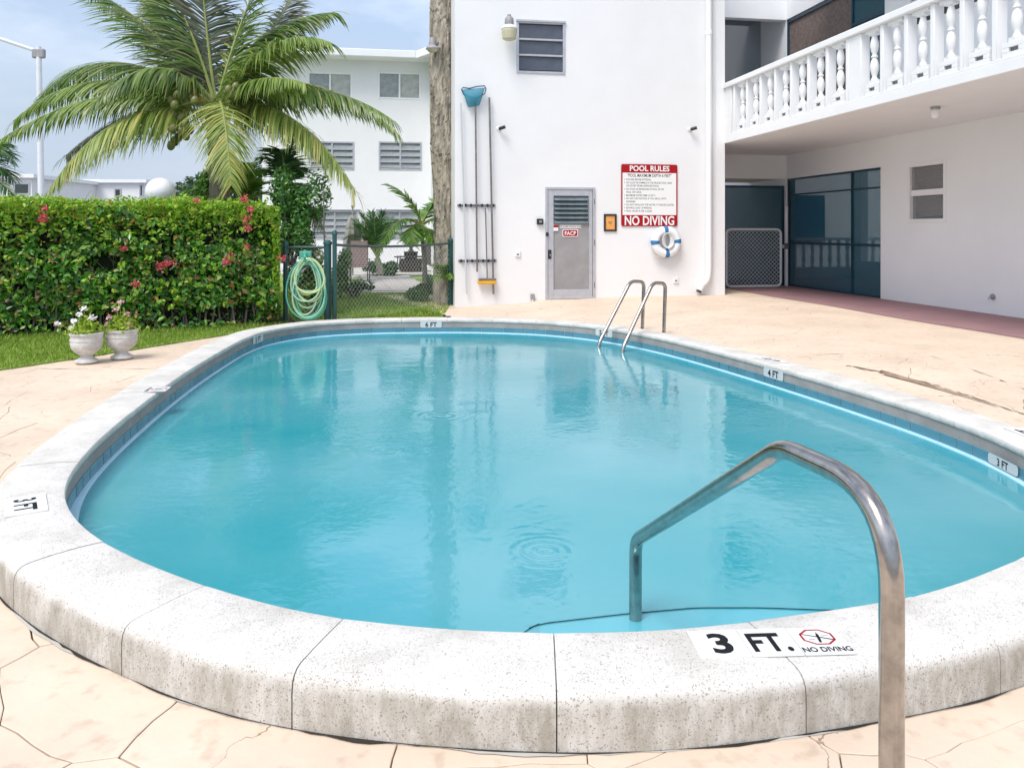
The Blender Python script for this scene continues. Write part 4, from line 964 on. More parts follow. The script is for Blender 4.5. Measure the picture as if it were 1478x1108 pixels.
# soffit lamp, wall tap on the right wing
p = Vector(P(1350, 155, 9.6)); lu = 7.75; xo = (1350-CX)/F; Yl = None
lY = (ZS0-EYE)*F/(HY-154); lp = Vector((xo*lY, lY, ZS0)); s = thing('ceiling_lamp', lp, 'small lamp with a bare glass bulb under the balcony', 'lamp')
MB().lathe([(.06, -.035), (.062, -.02), (.062, 0)], 16, c=lp-Vector((0,0,.001))).build('base', M['alu_d'], s, smooth=True)
MB().lathe([(.005, -.17), (.04, -.155), (.055, -.12), (.05, -.07), (.035, -.036)], 16, c=lp).build('bulb', M['globe'], s, smooth=True)
v_, z_ = onU(1434, 428, US); s = thing('wall_tap', UV(US, v_, z_), 'small round hose tap low on the right wing wall', 'tap')
MB(BM).lathe([(.035, 0), (.045, .02), (.03, .04), (.018, .06)], 14, m=Matrix.Translation((US, v_, z_)) @ Matrix.Rotation(R(-90), 4, 'Y')).build('flange', M['alu_d'], s, smooth=True)
MB(BM).tube([(US-.05, v_, z_), (US-.08, v_, z_-.01), (US-.085, v_, z_-.05)], .014, 8).build('spout', M['galv'], s)
# chain-link gate
def chain(mb, o, ex, w_, h_, sp, r):                    # diamonds over a w_ x h_ panel from corner o
    o = Vector(o); ex = Vector(ex).normalized(); ez = Vector((0, 0, 1)); ey = ex.cross(ez)
    k = -int(h_/sp)-1
    while k*sp < w_+.001:
        for sg in (1, -1):
            x0, x1 = (k*sp, k*sp+h_) if sg == 1 else (k*sp+h_, k*sp); z0, z1 = 0, h_
            a, b = Vector((x0, z0)), Vector((x1, z1))
            pts = []
            t0, t1 = 0., 1.
            dx = b.x-a.x
            ta, tb = (0-a.x)/dx, (w_-a.x)/dx
            if ta > tb: ta, tb = tb, ta
            t0, t1 = max(0, ta), min(1, tb)
            if t1-t0 < .01: continue
            p0, p1 = a.lerp(b, t0), a.lerp(b, t1)
            mb.tube([o+ex*p0.x+ez*p0.y+ey*(.002*sg), o+ex*p1.x+ez*p1.y+ey*(.002*sg)], r, 3, cap=False)
        k += 1
a0, zt_ = onV(1048.5, 331, VG-.3); a1, zb_ = onV(1127, 412.5, VG-.3)
s = thing('chain_link_gate', UV((a0+a1)/2, VG-.3, zb_), 'low galvanised chain link gate with rounded corners at the passage', 'gate')
pts = fillet([(a0, VG-.3, zb_+.5), (a0, VG-.3, zb_), (a1, VG-.3, zb_), (a1, VG-.3, zt_), (a0, VG-.3, zt_), (a0, VG-.3, zb_+.51)], .12, 6)
MB(BM).tube(pts[:-1], .026, 10, closed=True).build('frame', M['galvl'], s, smooth=True)
mb = MB(); chain(mb, UV(a0, VG-.3, zb_), (cu, su, 0), a1-a0, zt_-zb_, .092, .0045); o = mb.build('chain_link', M['galvl'], s); o['kind'] = 'stuff'
MB(BM).bbox(a1, a1+.08, VG-.32, VG-.28, zt_-.42, zt_-.34, .01).build('latch', M['galv'], s)
# ================================================================== DECK FURNITURE
def solid(px, py, z): return hz(px, py, z)
# entry handrail
s = thing('entry_handrail', (.737, 1.52, -.165), 'bent stainless steel handrail in front of the 3 FT marking, reaching into the water', 'handrail')
pts = [(.737, 1.52, -.165), (.737, 1.52, .732), (.659, 1.905, .722), (.458, 2.90, .103), (.456, 2.905, -.75)]
path = fillet(pts, [.19, .06, .055], 10)
MB().tube(path, .0235, 24).build('rail', M['steel'], s, smooth=True)
MB().lathe([(.055, 0), (.055, .006), (.045, .018), (.026, .024)], 20, c=(.737, 1.52, -.163)).build('escutcheon', M['steel'], s, smooth=True)
# ladder
s = thing('pool_ladder', (1.8, 10, 0), 'pair of curved stainless ladder rails at the far right of the pool', 'ladder')
lad = []
for (bx, by), (wx, wy) in (((1.70, 10.22), (1.03, 9.62)), ((1.90, 9.80), (1.27, 9.22))):
    b0 = Vector((bx, by, deckz(bx, by))); w0 = Vector((wx, wy, ZW)); d = (w0-b0); d.z = 0
    pts = [b0, b0+Vector((0, 0, .64))-d*.04, b0+d*.26+Vector((0, 0, .66)), w0+Vector((0, 0, .02))-d*.04, w0+d*.02+Vector((0, 0, -.9))]
    MB().tube(fillet(pts, [.085, .085, .12], 8), .023, 14).build('rail', M['steel'], s, smooth=True); lad.append((b0, w0, d))
    MB().lathe([(.05, 0), (.05, .006), (.028, .022)], 16, c=b0+Vector((0, 0, .001))).build('escutcheon', M['steel'], s, smooth=True)
for k in range(3):
    z_ = ZW-.18-.25*k; a, b = lad[0][1].copy(), lad[1][1].copy(); a.z = b.z = z_; MB().tube([a, b], .03, 8).build('tread', M['signwhite'], s)
# depth markers on the coping: things that read from outside the pool
M['mtile'] = mat('white_marker_tile', (.78, .78, .77), .35, var=.05, vscale=8)
def nearest(px, py): 
    p = hz(px, py, 0); return int(np.argmin(np.hypot(OL[:,0]-p.x, OL[:,1]-p.y)))
def marker_frame(px, py, z=.0045):
    p = hz(px, py, 0); i = nearest(px, py); nv = NRM[i]; up = Vector((-nv[0], -nv[1], 0)); right = up.cross(Vector((0, 0, 1)))
    return frame_mat((p.x, p.y, z), right, up)
fm = frame_mat((.778, 2.366, .0035), (1, .055, 0), (-.08, 1, 0))
s = thing('depth_marker', (.778, 2.37, .003), 'three white tiles reading 3 FT. and NO DIVING on the near coping', 'depth marker')
for k, x in enumerate((-.156, 0, .156)): plate(fm @ Matrix.Translation((x, 0, 0)), .1535, .152, .003, .004, 'tile', M['mtile'], s, 2)
ft = fm @ Matrix.Translation((0, 0, .0048))
put_text('lettering', '3', .150, ft @ Matrix.Translation((-.150, -.053, 0)), M['ink'], s, .032)
put_text('lettering', 'FT.', .140, ft @ Matrix.Translation((-.004, -.051, 0)), M['ink'], s, .030, sx=.70)
put_text('lettering', 'NO DIVING', .036, ft @ Matrix.Translation((.156, -.064, 0)), M['ink'], s, .025, sx=.80)
def nodive(par, fmx, r):
    n = 8; o_ = [(math.cos(R(22.5+45*i))*r, math.sin(R(22.5+45*i))*r*.86) for i in range(n)]; q_ = [(x*.87, y*.87) for x, y in o_]
    MB().add([(x, y, 0) for x, y in o_+q_], [(i, (i+1) % n, n+(i+1) % n, n+i) for i in range(n)], fmx).build('red_octagon', M['red'], par)
    MB().add([(-r*.85, r*.38, .0002), (-r*.8, r*.30, .0002), (r*.85, -r*.38, .0002), (r*.8, -r*.30, .0002)][:2]+[(r*.8, -r*.38, .0002), (r*.85, -r*.30, .0002)], [(0, 1, 2, 3)], fmx).build('bar', M['ink'], par)
    MB().add([(-r*.12, -r*.55, .0003), (r*.02, -r*.58, .0003), (r*.16, r*.2, .0003), (r*.1, r*.5, .0003), (-r*.02, r*.15, .0003)], [(0, 1, 2, 3, 4)], fmx).build('swimmer', M['ink'], par)
    MB().add([(-r*.6, -r*.25, .0003), (-r*.2, -r*.2, .0003), (-r*.2, -r*.24, .0003), (-r*.6, -r*.29, .0003), (r*.25, r*.1, .0003), (r*.65, r*.16, .0003), (r*.65, r*.12, .0003), (r*.25, r*.06, .0003)], [(0, 1, 2, 3), (4, 5, 6, 7)], fmx).build('wave', M['alu_d'], par)
nodive(s, ft @ Matrix.Translation((.156, .018, 0)), .055)
fm = marker_frame(37, 730); s = thing('depth_marker', fm.translation, 'white tile reading 3 FT on the near left corner of the coping', 'depth marker')
plate(fm, .27, .165, .003, .003, 'tile', M['mtile'], s, 2); ft = fm @ Matrix.Translation((0, 0, .0036))
put_text('lettering', '3 FT', .12, ft @ Matrix.Translation((0, -.042, 0)), M['ink'], s, .03, sx=.85)
fm = marker_frame(226, 563); s = thing('depth_marker', fm.translation, 'white no diving tile on the left coping near the far end', 'depth marker')
plate(fm, .17, .17, .003, .003, 'tile', M['mtile'], s, 2); nodive(s, fm @ Matrix.Translation((0, .02, .0036)), .07); put_text('lettering', 'NO DIVING', .04, fm @ Matrix.Translation((0, -.075, .0036)), M['ink'], s, .02, sx=.75)
fm = marker_frame(1114, 520); s = thing('depth_marker', fm.translation, 'white tile marking 4 FT on top of the right coping', 'depth marker')
plate(fm, .34, .15, .003, .003, 'tile', M['mtile'], s, 2); put_text('lettering', '4 FT', .12, fm @ Matrix.Translation((0, -.042, .0036)), M['ink'], s, .03, sx=1.0)
fm = marker_frame(1490, 628); s = thing('depth_marker', fm.translation, 'white tile marking 3 FT on the right coping at the picture edge', 'depth marker')
plate(fm, .32, .15, .003, .003, 'tile', M['mtile'], s, 2); put_text('lettering', '3 FT', .12, fm @ Matrix.Translation((0, -.042, .0036)), M['ink'], s, .03)
def facemark(px, far, txt, lb, z=-.074, size=.088, out=.001):
    best = None
    for i in range(NO):
        x, y = OL[i]
        if y < far: continue
        c = CX+F*x/y
        if best is None or abs(c-px) < best[0]: best = (abs(c-px), i)
    i = best[1]; x, y = OL[i]; nv = NRM[i]; n_in = Vector((-nv[0], -nv[1], 0)); right = Vector((0, 0, 1)).cross(n_in)
    fm = frame_mat(Vector((x, y, z))+n_in*out, right, (0, 0, 1)); s = thing('depth_marker', fm.translation, lb, 'depth marker')
    plate(fm, .30, size*1.0, .02, .002, 'tile', M['mtile2'], s, 3); put_text('lettering', txt, size, fm @ Matrix.Translation((0, -size*.36, .0025)), M['ink'], s, .03)
M['mtile2'] = mat('grey_white_marker', (.52, .54, .54), .4)
facemark(622, 9, '6 FT', 'grey tile reading 6 FT on the far inner face of the pool')
facemark(1117, 5.5, '4 FT', 'grey tile reading 4 FT on the right inner face of the pool')
facemark(872, 8, '5 FT', 'grey tile reading 5 FT on the inner face beside the ladder')
facemark(372, 8.5, '5 FT', 'grey tile reading 5 FT on the far left inner face of the pool')
facemark(1451, 3.6, '3 FT', 'pale tile reading 3 FT just under water on the right pool wall', z=ZW+.048, size=.062, out=.012)
# ================================================================== GARDEN
def leaves(name, cen, nrm, size, mt, parent=None, asp=.5, droop=0.0, jitter=.7, origin=None):
    n = len(cen); cen = np.asarray(cen, float); nrm = np.asarray(nrm, float)
    nrm = nrm+rng.normal(0, jitter, (n, 3)); nrm /= np.linalg.norm(nrm, axis=1)[:, None]+1e-9
    r = rng.normal(0, 1, (n, 3)); r[:,2] -= droop; a = np.cross(nrm, r); a /= np.linalg.norm(a, axis=1)[:, None]+1e-9; b = np.cross(nrm, a)
    b = -b if False else b
    sz = (size*rng.uniform(.55, 1.35, n))[:, None]
    base = cen-b*sz*.5; tip = cen+b*sz*.5; up = nrm*sz*.12
    L_ = cen+a*sz*asp*.5+up; R_ = cen-a*sz*asp*.5+up
    V = np.stack([base, L_, tip, R_], 1).reshape(-1, 3); k = np.arange(n)*4
    Fq = np.concatenate([np.stack([k, k+1, k+2], 1), np.stack([k, k+2, k+3], 1)])
    return link(name, tris_mesh(name, V, Fq), mt, parent, origin)
M['hedge'] = leafmat('hedge_leaves', [(0, (.015, .06, .010)), (.30, (.05, .19, .02)), (.62, (.12, .38, .035)), (.86, (.32, .55, .08)), (.95, (.42, .18, .08)), (1, (.52, .62, .24))], .25, .28)
patch(M['hedge'], 1.1, (.20, .15, .055), .54, .70, .55)
M['hedgetop'] = leafmat('lime_new_leaves', [(0, (.16, .36, .02)), (.5, (.27, .52, .03)), (.85, (.46, .62, .07)), (1, (.55, .34, .08))], .4, .4)
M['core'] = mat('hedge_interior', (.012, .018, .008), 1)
M['twig'] = mat('grey_twigs', (.20, .17, .14), .9)
hA, hB = Vector((-11.0, 8.62, 0)), Vector((-3.50, 11.62, 0)); hd = (hB-hA).normalized(); hn = Vector((hd.y, -hd.x, 0)); HL = (hB-hA).length; HZ0 = -.16; HH = 1.745; HD_ = 1.0
hedge = thing('hedge', (hA+hB)/2+Vector((0, 0, HZ0)), 'long clipped hedge with lime top and red flowers left of the pool', 'hedge')
def hp(s_, d_, z_): p = hA+hd*s_-hn*d_; return (p.x, p.y, HZ0+z_)
def bulge(s_, z_): return .05*math.sin(s_*2.1+z_)+.05*math.sin(s_*5.3+z_*4+1)+.04*math.sin(z_*6+s_*3)+.07*mn.noise(Vector((s_*4, z_*4.5, 5)))
cen, nr = [], []
N_F = 26000
import mathutils.noise as mn
for _ in range(N_F):
    s_ = random.uniform(2.2, HL); z_ = random.random()**.9*HH; dep = random.expovariate(6.5)
    if mn.noise(Vector((s_*1.9, z_*2.6, 0))) > .24 and dep < .16: continue
    if z_ < .28 and random.random() < .55*(1-z_/.28)+.25: continue
    cen.append(hp(s_, dep-bulge(s_, z_)-.02, z_)); q = hn+Vector((0, 0, .55)); nr.append(tuple(q))
for _ in range(5500):                                  # right end
    d_ = random.uniform(0, HD_); z_ = random.uniform(.1, HH); e = random.expovariate(9); cen.append(hp(HL-e+.06*math.sin(z_*7+d_*4), d_, z_)); nr.append(tuple(hd+Vector((0, 0, .4))))
leaves('foliage', cen, nr, .098, M['hedge'], hedge, .52)['kind'] = 'stuff'
cen, nr = [], []
for _ in range(15000):
    s_ = random.uniform(2.2, HL+.05); d_ = random.uniform(-.06, HD_)
    if s_ > HL-.12-.1*random.random() and random.random() < .7: continue
    cen.append(hp(s_, d_, HH+random.gauss(0, .045)+.03*math.sin(s_*3)+.05*mn.noise(Vector((s_*3, d_*3, 1)))-.10*max(0, s_-HL+.35)-(.12*random.random()**2 if d_ < .04 else 0))); nr.append((0, 0, 1))
for _ in range(4200):
    s_ = random.uniform(2.2, HL); z_ = HH-random.expovariate(9); cen.append(hp(s_, -.03-bulge(s_, z_)*.7, z_)); nr.append(tuple(hn+Vector((0, 0, .6))))
for _ in range(1500):
    z_ = random.uniform(.5, HH); cen.append(hp(HL-random.random()*.1+.05, random.uniform(-.06, .25), z_)); nr.append(tuple(hd*.6+hn*.5))
for _ in range(330):
    s_ = random.uniform(2.5, HL-.1); d_ = random.uniform(-.1, .5); hh_ = random.uniform(.04, .16); front = random.random() < .45
    z0_ = random.uniform(.3, HH) if front else HH
    for q in range(9):
        t_ = q/9; cen.append(hp(s_+random.gauss(0, .02), (-.08-hh_*t_) if front else d_, z0_+(hh_*t_ if not front else .05*t_)+random.gauss(0, .012))); nr.append((random.gauss(0, .6), -.6, .5))
leaves('new_growth', cen, nr, .066, M['hedgetop'], hedge, .55)['kind'] = 'stuff'
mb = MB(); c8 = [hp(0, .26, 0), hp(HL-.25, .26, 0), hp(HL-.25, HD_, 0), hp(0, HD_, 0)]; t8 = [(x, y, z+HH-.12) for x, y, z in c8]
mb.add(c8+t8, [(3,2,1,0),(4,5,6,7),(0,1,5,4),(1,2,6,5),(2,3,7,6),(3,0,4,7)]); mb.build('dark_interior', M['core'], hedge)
mb = MB()
for _ in range(520):
    s_ = random.uniform(3.0, HL-.05); z_ = random.uniform(.0, HH*.95); a = Vector(hp(s_, .16+random.random()*.1, z_)); d = Vector((random.gauss(0, .5), random.gauss(0, .15), random.uniform(.1, 1))).normalized()*random.uniform(.15, .4)
    mb.tube([a, a+d*.5+hn*random.uniform(0, .08), a+d+hn*random.uniform(0, .12)], [.006, .0045, .002], 3, cap=False)
for k in range(46):
    s_ = 3.0+k*(HL-3.1)/46+random.uniform(-.05, .05); a = Vector(hp(s_, .14+random.random()*.12, 0)); mb.tube([a, a+Vector((random.uniform(-.05, .05), 0, .3)), a+Vector((random.uniform(-.12, .12), 0, .65))], [.018, .014, .009], 5, cap=False)
mb.build('branches', M['twig'], hedge)['kind'] = 'stuff'
M['flower'] = leafmat('ixora_petals', [(0, (.50, .04, .08)), (.6, (.72, .12, .15)), (1, (.78, .28, .20))], .6, .3)
def on_hedge(px, py):                                   # where a photo row/column meets the hedge face
    xo = (px-CX)/F; d0 = Vector((xo, 1, 0)); t = (hA).dot(hn)/d0.dot(hn); return Vector((xo*t, t, EYE+(HY-py)/F*t))
fl = [(233, 383, 1.0), (240, 380, .6), (331, 372, .9), (326, 378, .6), (355, 317, .7), (356, 328, .6), (352, 288, .7), (361, 302, .6), (283, 290, .5), (356, 356, .5), (197, 410, .5), (66, 302, .6), (65, 315, .7), (64, 318, .5), (407, 372, .6), (180, 358, .45), (250, 378, .4), (143, 340, .0)]
for px, py, k in fl:
    if k <= 0: continue
    p = on_hedge(px, py)+hn*.10; n = int(70*k); c_ = [tuple(p+Vector((random.gauss(0, .028*k+.012), random.gauss(0, .02), random.gauss(0, .026*k+.01)))) for _ in range(n)]
    leaves('flower_cluster', c_, [tuple(hn+Vector((0, 0, .3)))]*n, .034, M['flower'], hedge, .7)['kind'] = 'stuff'
# ---- planted urns
def urn(px, py, lb, flowers):
    b = hz(px, py, -.155); s = thing('planter_urn', b, lb, 'planter', 'small white urns at the lawn edge')
    pr = [(.105, 0), (.115, .012), (.112, .028), (.075, .05), (.060, .065), (.058, .075), (.10, .105), (.145, .15), (.158, .20), (.156, .232), (.162, .236), (.162, .252), (.156, .256), (.156, .29), (.166, .296), (.166, .315), (.145, .318), (.135, .29)]
    MB().lathe(pr, 28, c=b).build('urn', M['urn'], s, smooth=True)
    MB().lathe([(.138, .285), (.05, .298), (.01, .30)], 16, c=b).build('soil', M['soil'], s)
    c_ = []; n_ = []
    for _ in range(420):
        d = Vector((random.gauss(0, .075), random.gauss(0, .075), 0)); h = random.uniform(0, .24)*max(.2, 1-d.length*4); c_.append(tuple(b+d+Vector((0, 0, .30+h)))); n_.append((d.x*4, d.y*4, .6))
    leaves('leaves', c_, n_, .045, M['urnleaf'], s, .5)['kind'] = 'stuff'
    for (dx, dz) in flowers:
        p = b+Vector((dx, -.05, .32+dz)); MB().tube([b+Vector((dx*.3, 0, .3)), p], .004, 4).build('stem', M['blade'], s)
        c2 = [tuple(p+Vector((random.gauss(0, .016), random.gauss(0, .016), random.gauss(0, .012)))) for _ in range(22)]; leaves('blossom', c2, [(0, -1, .5)]*22, .032, M['petal_w'] if flowers is FW else M['petal_p'], s, .8)
M['urn'] = mat('weathered_white_urn', (.66, .645, .62), .85, var=.35, vscale=9, bump=.5, bscale=50)
M['urnleaf'] = leafmat('lime_urn_leaves', [(0, (.16, .32, .02)), (.5, (.36, .52, .04)), (1, (.50, .60, .10))], .5, .4)
M['petal_w'] = mat('white_petals', (.75, .72, .74), .6); M['petal_p'] = mat('pink_petals', (.62, .30, .34), .6, col2=(.45, .30, .28), vscale=30)
FW = [(-.10, .12), (-.13, .05), (.0, .26), (.09, .16), (-.05, .20), (-.28, .10)]; FP = [(-.14, .06), (-.11, .14), (.0, .30), (.08, .17), (-.03, .22), (.10, .06)]
urn(125, 523, 'left white urn with lime leaves and white flowers at the lawn edge', FW)
urn(176, 517, 'right white urn with lime leaves and pinkish flowers at the lawn edge', FP)
# ---- coconut palm
M['frond'] = leafmat('palm_leaflets', [(0, (.05, .11, .025)), (.45, (.13, .23, .05)), (.8, (.26, .35, .09)), (1, (.44, .44, .20))], .33, .34)
M['frondy'] = leafmat('yellowing_palm_leaflets', [(0, (.12, .20, .03)), (.5, (.30, .39, .08)), (.9, (.52, .52, .18)), (1, (.58, .42, .09))], .45, .35)
M['frondd'] = leafmat('greyish_palm_leaflets', [(0, (.06, .09, .05)), (.5, (.13, .16, .09)), (1, (.24, .22, .14))], .5, .3)
M['rachis'] = mat('palm_midrib', (.26, .30, .08), .5, var=.2)
M['palmtrunk'] = mat('palm_trunk', (.30, .26, .21), .9, var=.45, vscale=7, bump=.8, bscale=25)
def qb(a, b, c, t): return a*(1-t)**2+b*2*t*(1-t)+c*t*t
def frond(parent, a, b, c, L0, mt, n=70, wl=.016, hang=.75, name='frond', wid=.030, start=.12, fold=1.0):
    """leaflets in two rows along a curved midrib, drooping under their weight"""
    a, b, c = Vector(a), Vector(b), Vector(c)
    root = MB().tube([qb(a, b, c, t) for t in np.linspace(0, 1, 16)], [.030*(1-t)+.004 for t in np.linspace(0, 1, 16)], 6).build(name, M['rachis'], parent, origin=a, smooth=True)
    V = []; Fq = []
    for side in (-1, 1):
        for k in range(n):
            t = start+(1-start)*(k+random.random()*.6)/n; p = qb(a, b, c, t); tg = (qb(a, b, c, min(1, t+.02))-qb(a, b, c, t-.02)).normalized()
            sd = tg.cross(Vector((0, 0, 1)))
            if sd.length < .15: sd = tg.cross(Vector((0, 1, 0)))
            sd = sd.normalized()*side; upv = sd.cross(tg)*side
            prof_ = math.sin(math.pi*min(1, (.16+.84*t)**.75))**.55 if t < .97 else .5
            L_ = L0*max(.3, prof_)*random.uniform(.82, 1.1)
            d0 = (sd*(.85*fold)+tg*(.45+.5*t)+Vector((0, 0, .12+random.gauss(0, .10)))+upv*random.gauss(0, .08)).normalized()
            hg = hang*random.uniform(.75, 1.25); wv = wid*random.uniform(.7, 1.1)
            pts = []; d = d0; q = p.copy(); S_ = 4; ih = random.uniform(.8, 1.2)
            for j in range(S_+1):
                pts.append(q.copy()); d = (d+Vector((0, 0, -hg*ih*(.42, .40, .30, .22, .1)[j]))+Vector((random.gauss(0, .03), random.gauss(0, .03), 0))).normalized(); q = q+d*(L_/S_)
            wdir = tg*1.0
            base = len(V)
            for j, pp in enumerate(pts):
                wj = wv*(.6, 1.0, .9, .55, .06)[j]; V.append(tuple(pp-wdir*wj*.5)); V.append(tuple(pp+wdir*wj*.5))
            for j in range(S_): Fq.append((base+2*j, base+2*j+1, base+2*j+3, base+2*j+2))
    o = link('leaflets', tris_mesh('leaflets', V, Fq), mt, root); o['kind'] = 'stuff'; return root
PY_ = 14.2; Cp = P(312, 158, PY_)
palm = thing('coconut_palm', P(318, 372, PY_), 'large coconut palm with arching fronds and green coconuts behind the hedge', 'palm tree')
tp = [P(320, 395, PY_), P(319, 300, PY_), P(315, 240, PY_), P(312, 190, PY_), P(312, 160, PY_)]
tp = fillet(tp, .2, 4); mb = MB(); tb = []
for i in range(60):
    t = i/59; j = t*(len(tp)-1); k = min(int(j), len(tp)-2); tb.append(tp[k].lerp(tp[k+1], j-k))
mb.tube(tb, [(.205-.04*min(1, i/30)+(.02 if i > 48 else 0))+.012*((i % 3)-1) for i in range(60)], 14).build('trunk', M['palmtrunk'], palm, smooth=False)
def pf(b, c, db=0, dc=0, a=(312, 155), da=0): return P(*a, PY_+da), P(*b, PY_+db), P(*c, PY_+dc)
FR = [ (pf((130, 70), (20, 175), .3, .2), .55, 'frondy2', .95), (pf((270, 60), (215, -20), .9, 1.3), .60, 'frondy2', .7), (pf((360, 95), (440, 120), -1.0, -1.6), .5, 'frondy2', .9),
       (pf((165, 95), (-5, 205), -.2, -.5), .62, 'frondy2', .9), (pf((170, 125), (72, 272), -1.2, -1.9, (305, 165), -.1), .80, 'frondy', .95),
       (pf((150, 30), (50, 150), .6, .9), .72, 'frond', .8), (pf((230, 45), (135, 150), -.9, -1.4), .66, 'frond', .9),
       (pf((210, 10), (105, -25), .3, .5), .78, 'frond', .55), (pf((255, -40), (190, -75), .2, .4), .80, 'frond', .6), (pf((296, 40), (288, -70), .5, .5), .85, 'frondd', .40),
       (pf((345, 20), (395, -70), .4, .6), .80, 'frond', .5), (pf((350, 30), (482, 18), .5, .8), .72, 'frond', .75), (pf((390, 25), (478, 62), -.6, -1.0), .62, 'frondy2', .8),
       (pf((430, 70), (572, 190), .3, .2), .62, 'frond', .9), (pf((455, 95), (565, 172), -.5, -.9), .56, 'frond', .95), (pf((420, 120), (512, 275), -.9, -1.3), .70, 'frondy', .95),
       (pf((322, 118), (334, 268), -1.5, -2.0, (313, 152), -.2), .78, 'frondy', .62), (pf((205, 130), (95, 225), .9, 1.5), .62, 'frondd', .95), (pf((400, 130), (470, 235), .8, 1.4), .60, 'frondd', .9),
       (pf((245, 95), (215, 5), 1.0, 1.8), .7, 'frondd', .5), (pf((390, 60), (430, -20), .9, 1.6), .7, 'frondd', .5)]
M['frondy2'] = leafmat('light_green_palm_leaflets', [(0, (.09, .17, .03)), (.5, (.20, .31, .06)), (.9, (.34, .43, .10)), (1, (.46, .42, .15))], .4, .32)
for (a, b, c), L0, mt, hg in FR: frond(palm, a, b, c, L0*1.34, M[mt], 140, hang=hg*1.1, wid=.042)
M['coco'] = mat('green_coconut', (.08, .13, .03), .4, col2=(.19, .17, .05), vscale=3)
M['spathe'] = mat('orange_flower_sheath', (.55, .26, .08), .6, var=.2, vscale=6)
cb = [(248, 145), (256, 137), (265, 140), (272, 133), (262, 130), (276, 142), (252, 152), (270, 150), (252, 166), (262, 170), (256, 178), (268, 180), (250, 186), (262, 190), (258, 198), (268, 196), (252, 204), (247, 210), (330, 130), (338, 136), (345, 158), (352, 164), (340, 126), (274, 188), (281, 146)]
for px, py in cb:
    MB().ball((0, 0, 0), .080, 12, (.85, .85, 1.12), Matrix.Translation(P(px, py, PY_-.88+random.uniform(-.2, .2))) @ Matrix.Rotation(random.uniform(-.5, .5), 4, 'Y')).build('coconut', M['coco'], palm, smooth=True)
mb = MB()
for px, py in ((252, 160), (262, 150), (262, 185), (340, 140), (350, 155)): mb.tube([P(305, 150, PY_-.1), P((px+305)/2, py-14, PY_-.35), P(px, py, PY_-.45)], [.03, .02, .012], 6)
mb.build('fruit_stalks', M['rachis'], palm)
MB().tube([P(296, 150, PY_-.3), P(278, 134, PY_-.5), P(262, 116, PY_-.6)], [.03, .075, .01], 8).build('flower_sheath', M['spathe'], palm, smooth=True)
mb = MB()
for k in range(16):
    a = k*2.4; d = Vector((math.cos(a), math.sin(a), 0)); p = P(312, 178, PY_)+Vector((0, 0, .03*(k % 5))); mb.add([p+d*.10, p+d*.14+Vector((-.05*d.y, .05*d.x, .2)), p+d*.20+Vector((0, 0, .42)), p+d*.14+Vector((.05*d.y, -.05*d.x, .2))], [(0, 1, 2, 3)])
mb.build('leaf_sheaths', M['palmtrunk'], palm)
# ---- smaller palms and bushes behind
def small_palm(name, lb, base, crown, fr, L0, mt, rt=.05, cat='palm tree', n=34, wid=.03, hang=.5, group=None):
    s = thing(name, base, lb, cat, group)
    if (Vector(crown)-Vector(base)).length > .15: MB().tube([Vector(base).lerp(Vector(crown), t)+Vector((.02*math.sin(t*4), 0, 0)) for t in np.linspace(0, 1, 9)], [rt*(1.2-.3*t) for t in np.linspace(0, 1, 9)], 9).build('trunk', M['trunk_s'], s)
    for (b, c) in fr: frond(s, crown, b, c, L0, mt, n, hang=hang, wid=wid, start=.15)
    return s
M['trunk_s'] = mat('slim_palm_stem', (.33, .30, .24), .8, var=.3, vscale=10)
M['pg'] = leafmat('bright_palm_leaflets', [(0, (.05, .16, .02)), (.5, (.12, .30, .04)), (.85, (.24, .42, .06)), (1, (.36, .48, .10))], .35, .35)
M['pdk'] = leafmat('dark_palm_leaflets', [(0, (.015, .06, .018)), (.6, (.045, .14, .04)), (1, (.12, .26, .07))], .4, .2)
Yq = 15.6
small_palm('adonidia_palm', 'young palm with bright broad fronds before the bark trunk', P(613, 408, Yq), P(608, 325, Yq), [(P(600, 285, Yq), P(560, 266, Yq-.3)), (P(570, 295, Yq-.5), P(545, 372, Yq-.9)), (P(625, 285, Yq+.2), P(645, 292, Yq-.2)), (P(645, 300, Yq-.3), P(648, 330, Yq-.3)), (P(590, 318, Yq-.5), P(596, 352, Yq-.6)), (P(620, 300, Yq+.4), P(640, 275, Yq+.7)), (P(618, 330, Yq-.4), P(626, 350, Yq-.4))], .42, M['pg'], .045, n=30, wid=.055, hang=.32)
Yc = 22.
frl = [(P(540+dx*.5, 350-26, Yc+dz*.5), P(540+dx, 350-dy, Yc+dz)) for dx, dy, dz in ((-38, 20, 0), (-30, 34, .3), (-18, 42, -.3), (-4, 44, .2), (12, 44, -.2), (26, 36, .3), (38, 24, 0), (-26, 26, -.5), (24, 28, -.5), (0, 34, -.7), (44, 8, -.3), (-44, 4, .2))]
small_palm('sago_palm', 'dark spiky sago palm beside the folded umbrella', P(548, 396, Yc), P(545, 372, Yc), frl, .42, M['pdk'], .09, n=40, wid=.035, hang=.15)
Yr = 27.
frl = [(P(593+dx*.5, 352-12, Yr+dz*.5), P(593+dx, 356-dy, Yr+dz)) for dx, dy, dz in ((-20, 4, 0), (-14, 12, .3), (-5, 16, -.3), (6, 16, .2), (15, 10, -.2), (22, 3, .3), (-8, 2, -.5), (9, 3, -.5))]
s = small_palm('potted_sago', 'small sago palm in a dark pot on the far patio', P(593, 372, Yr), P(593, 360, Yr), frl, .25, M['pdk'], .10, 'potted plant', n=24, wid=.04, hang=.15)
MB().lathe([(.16, 0), (.22, .12), (.24, .3), (.26, .34), (.23, .34)], 14, c=P(593, 374, Yr)-Vector((0, 0, .08))).build('pot', M['black'], s, smooth=True)
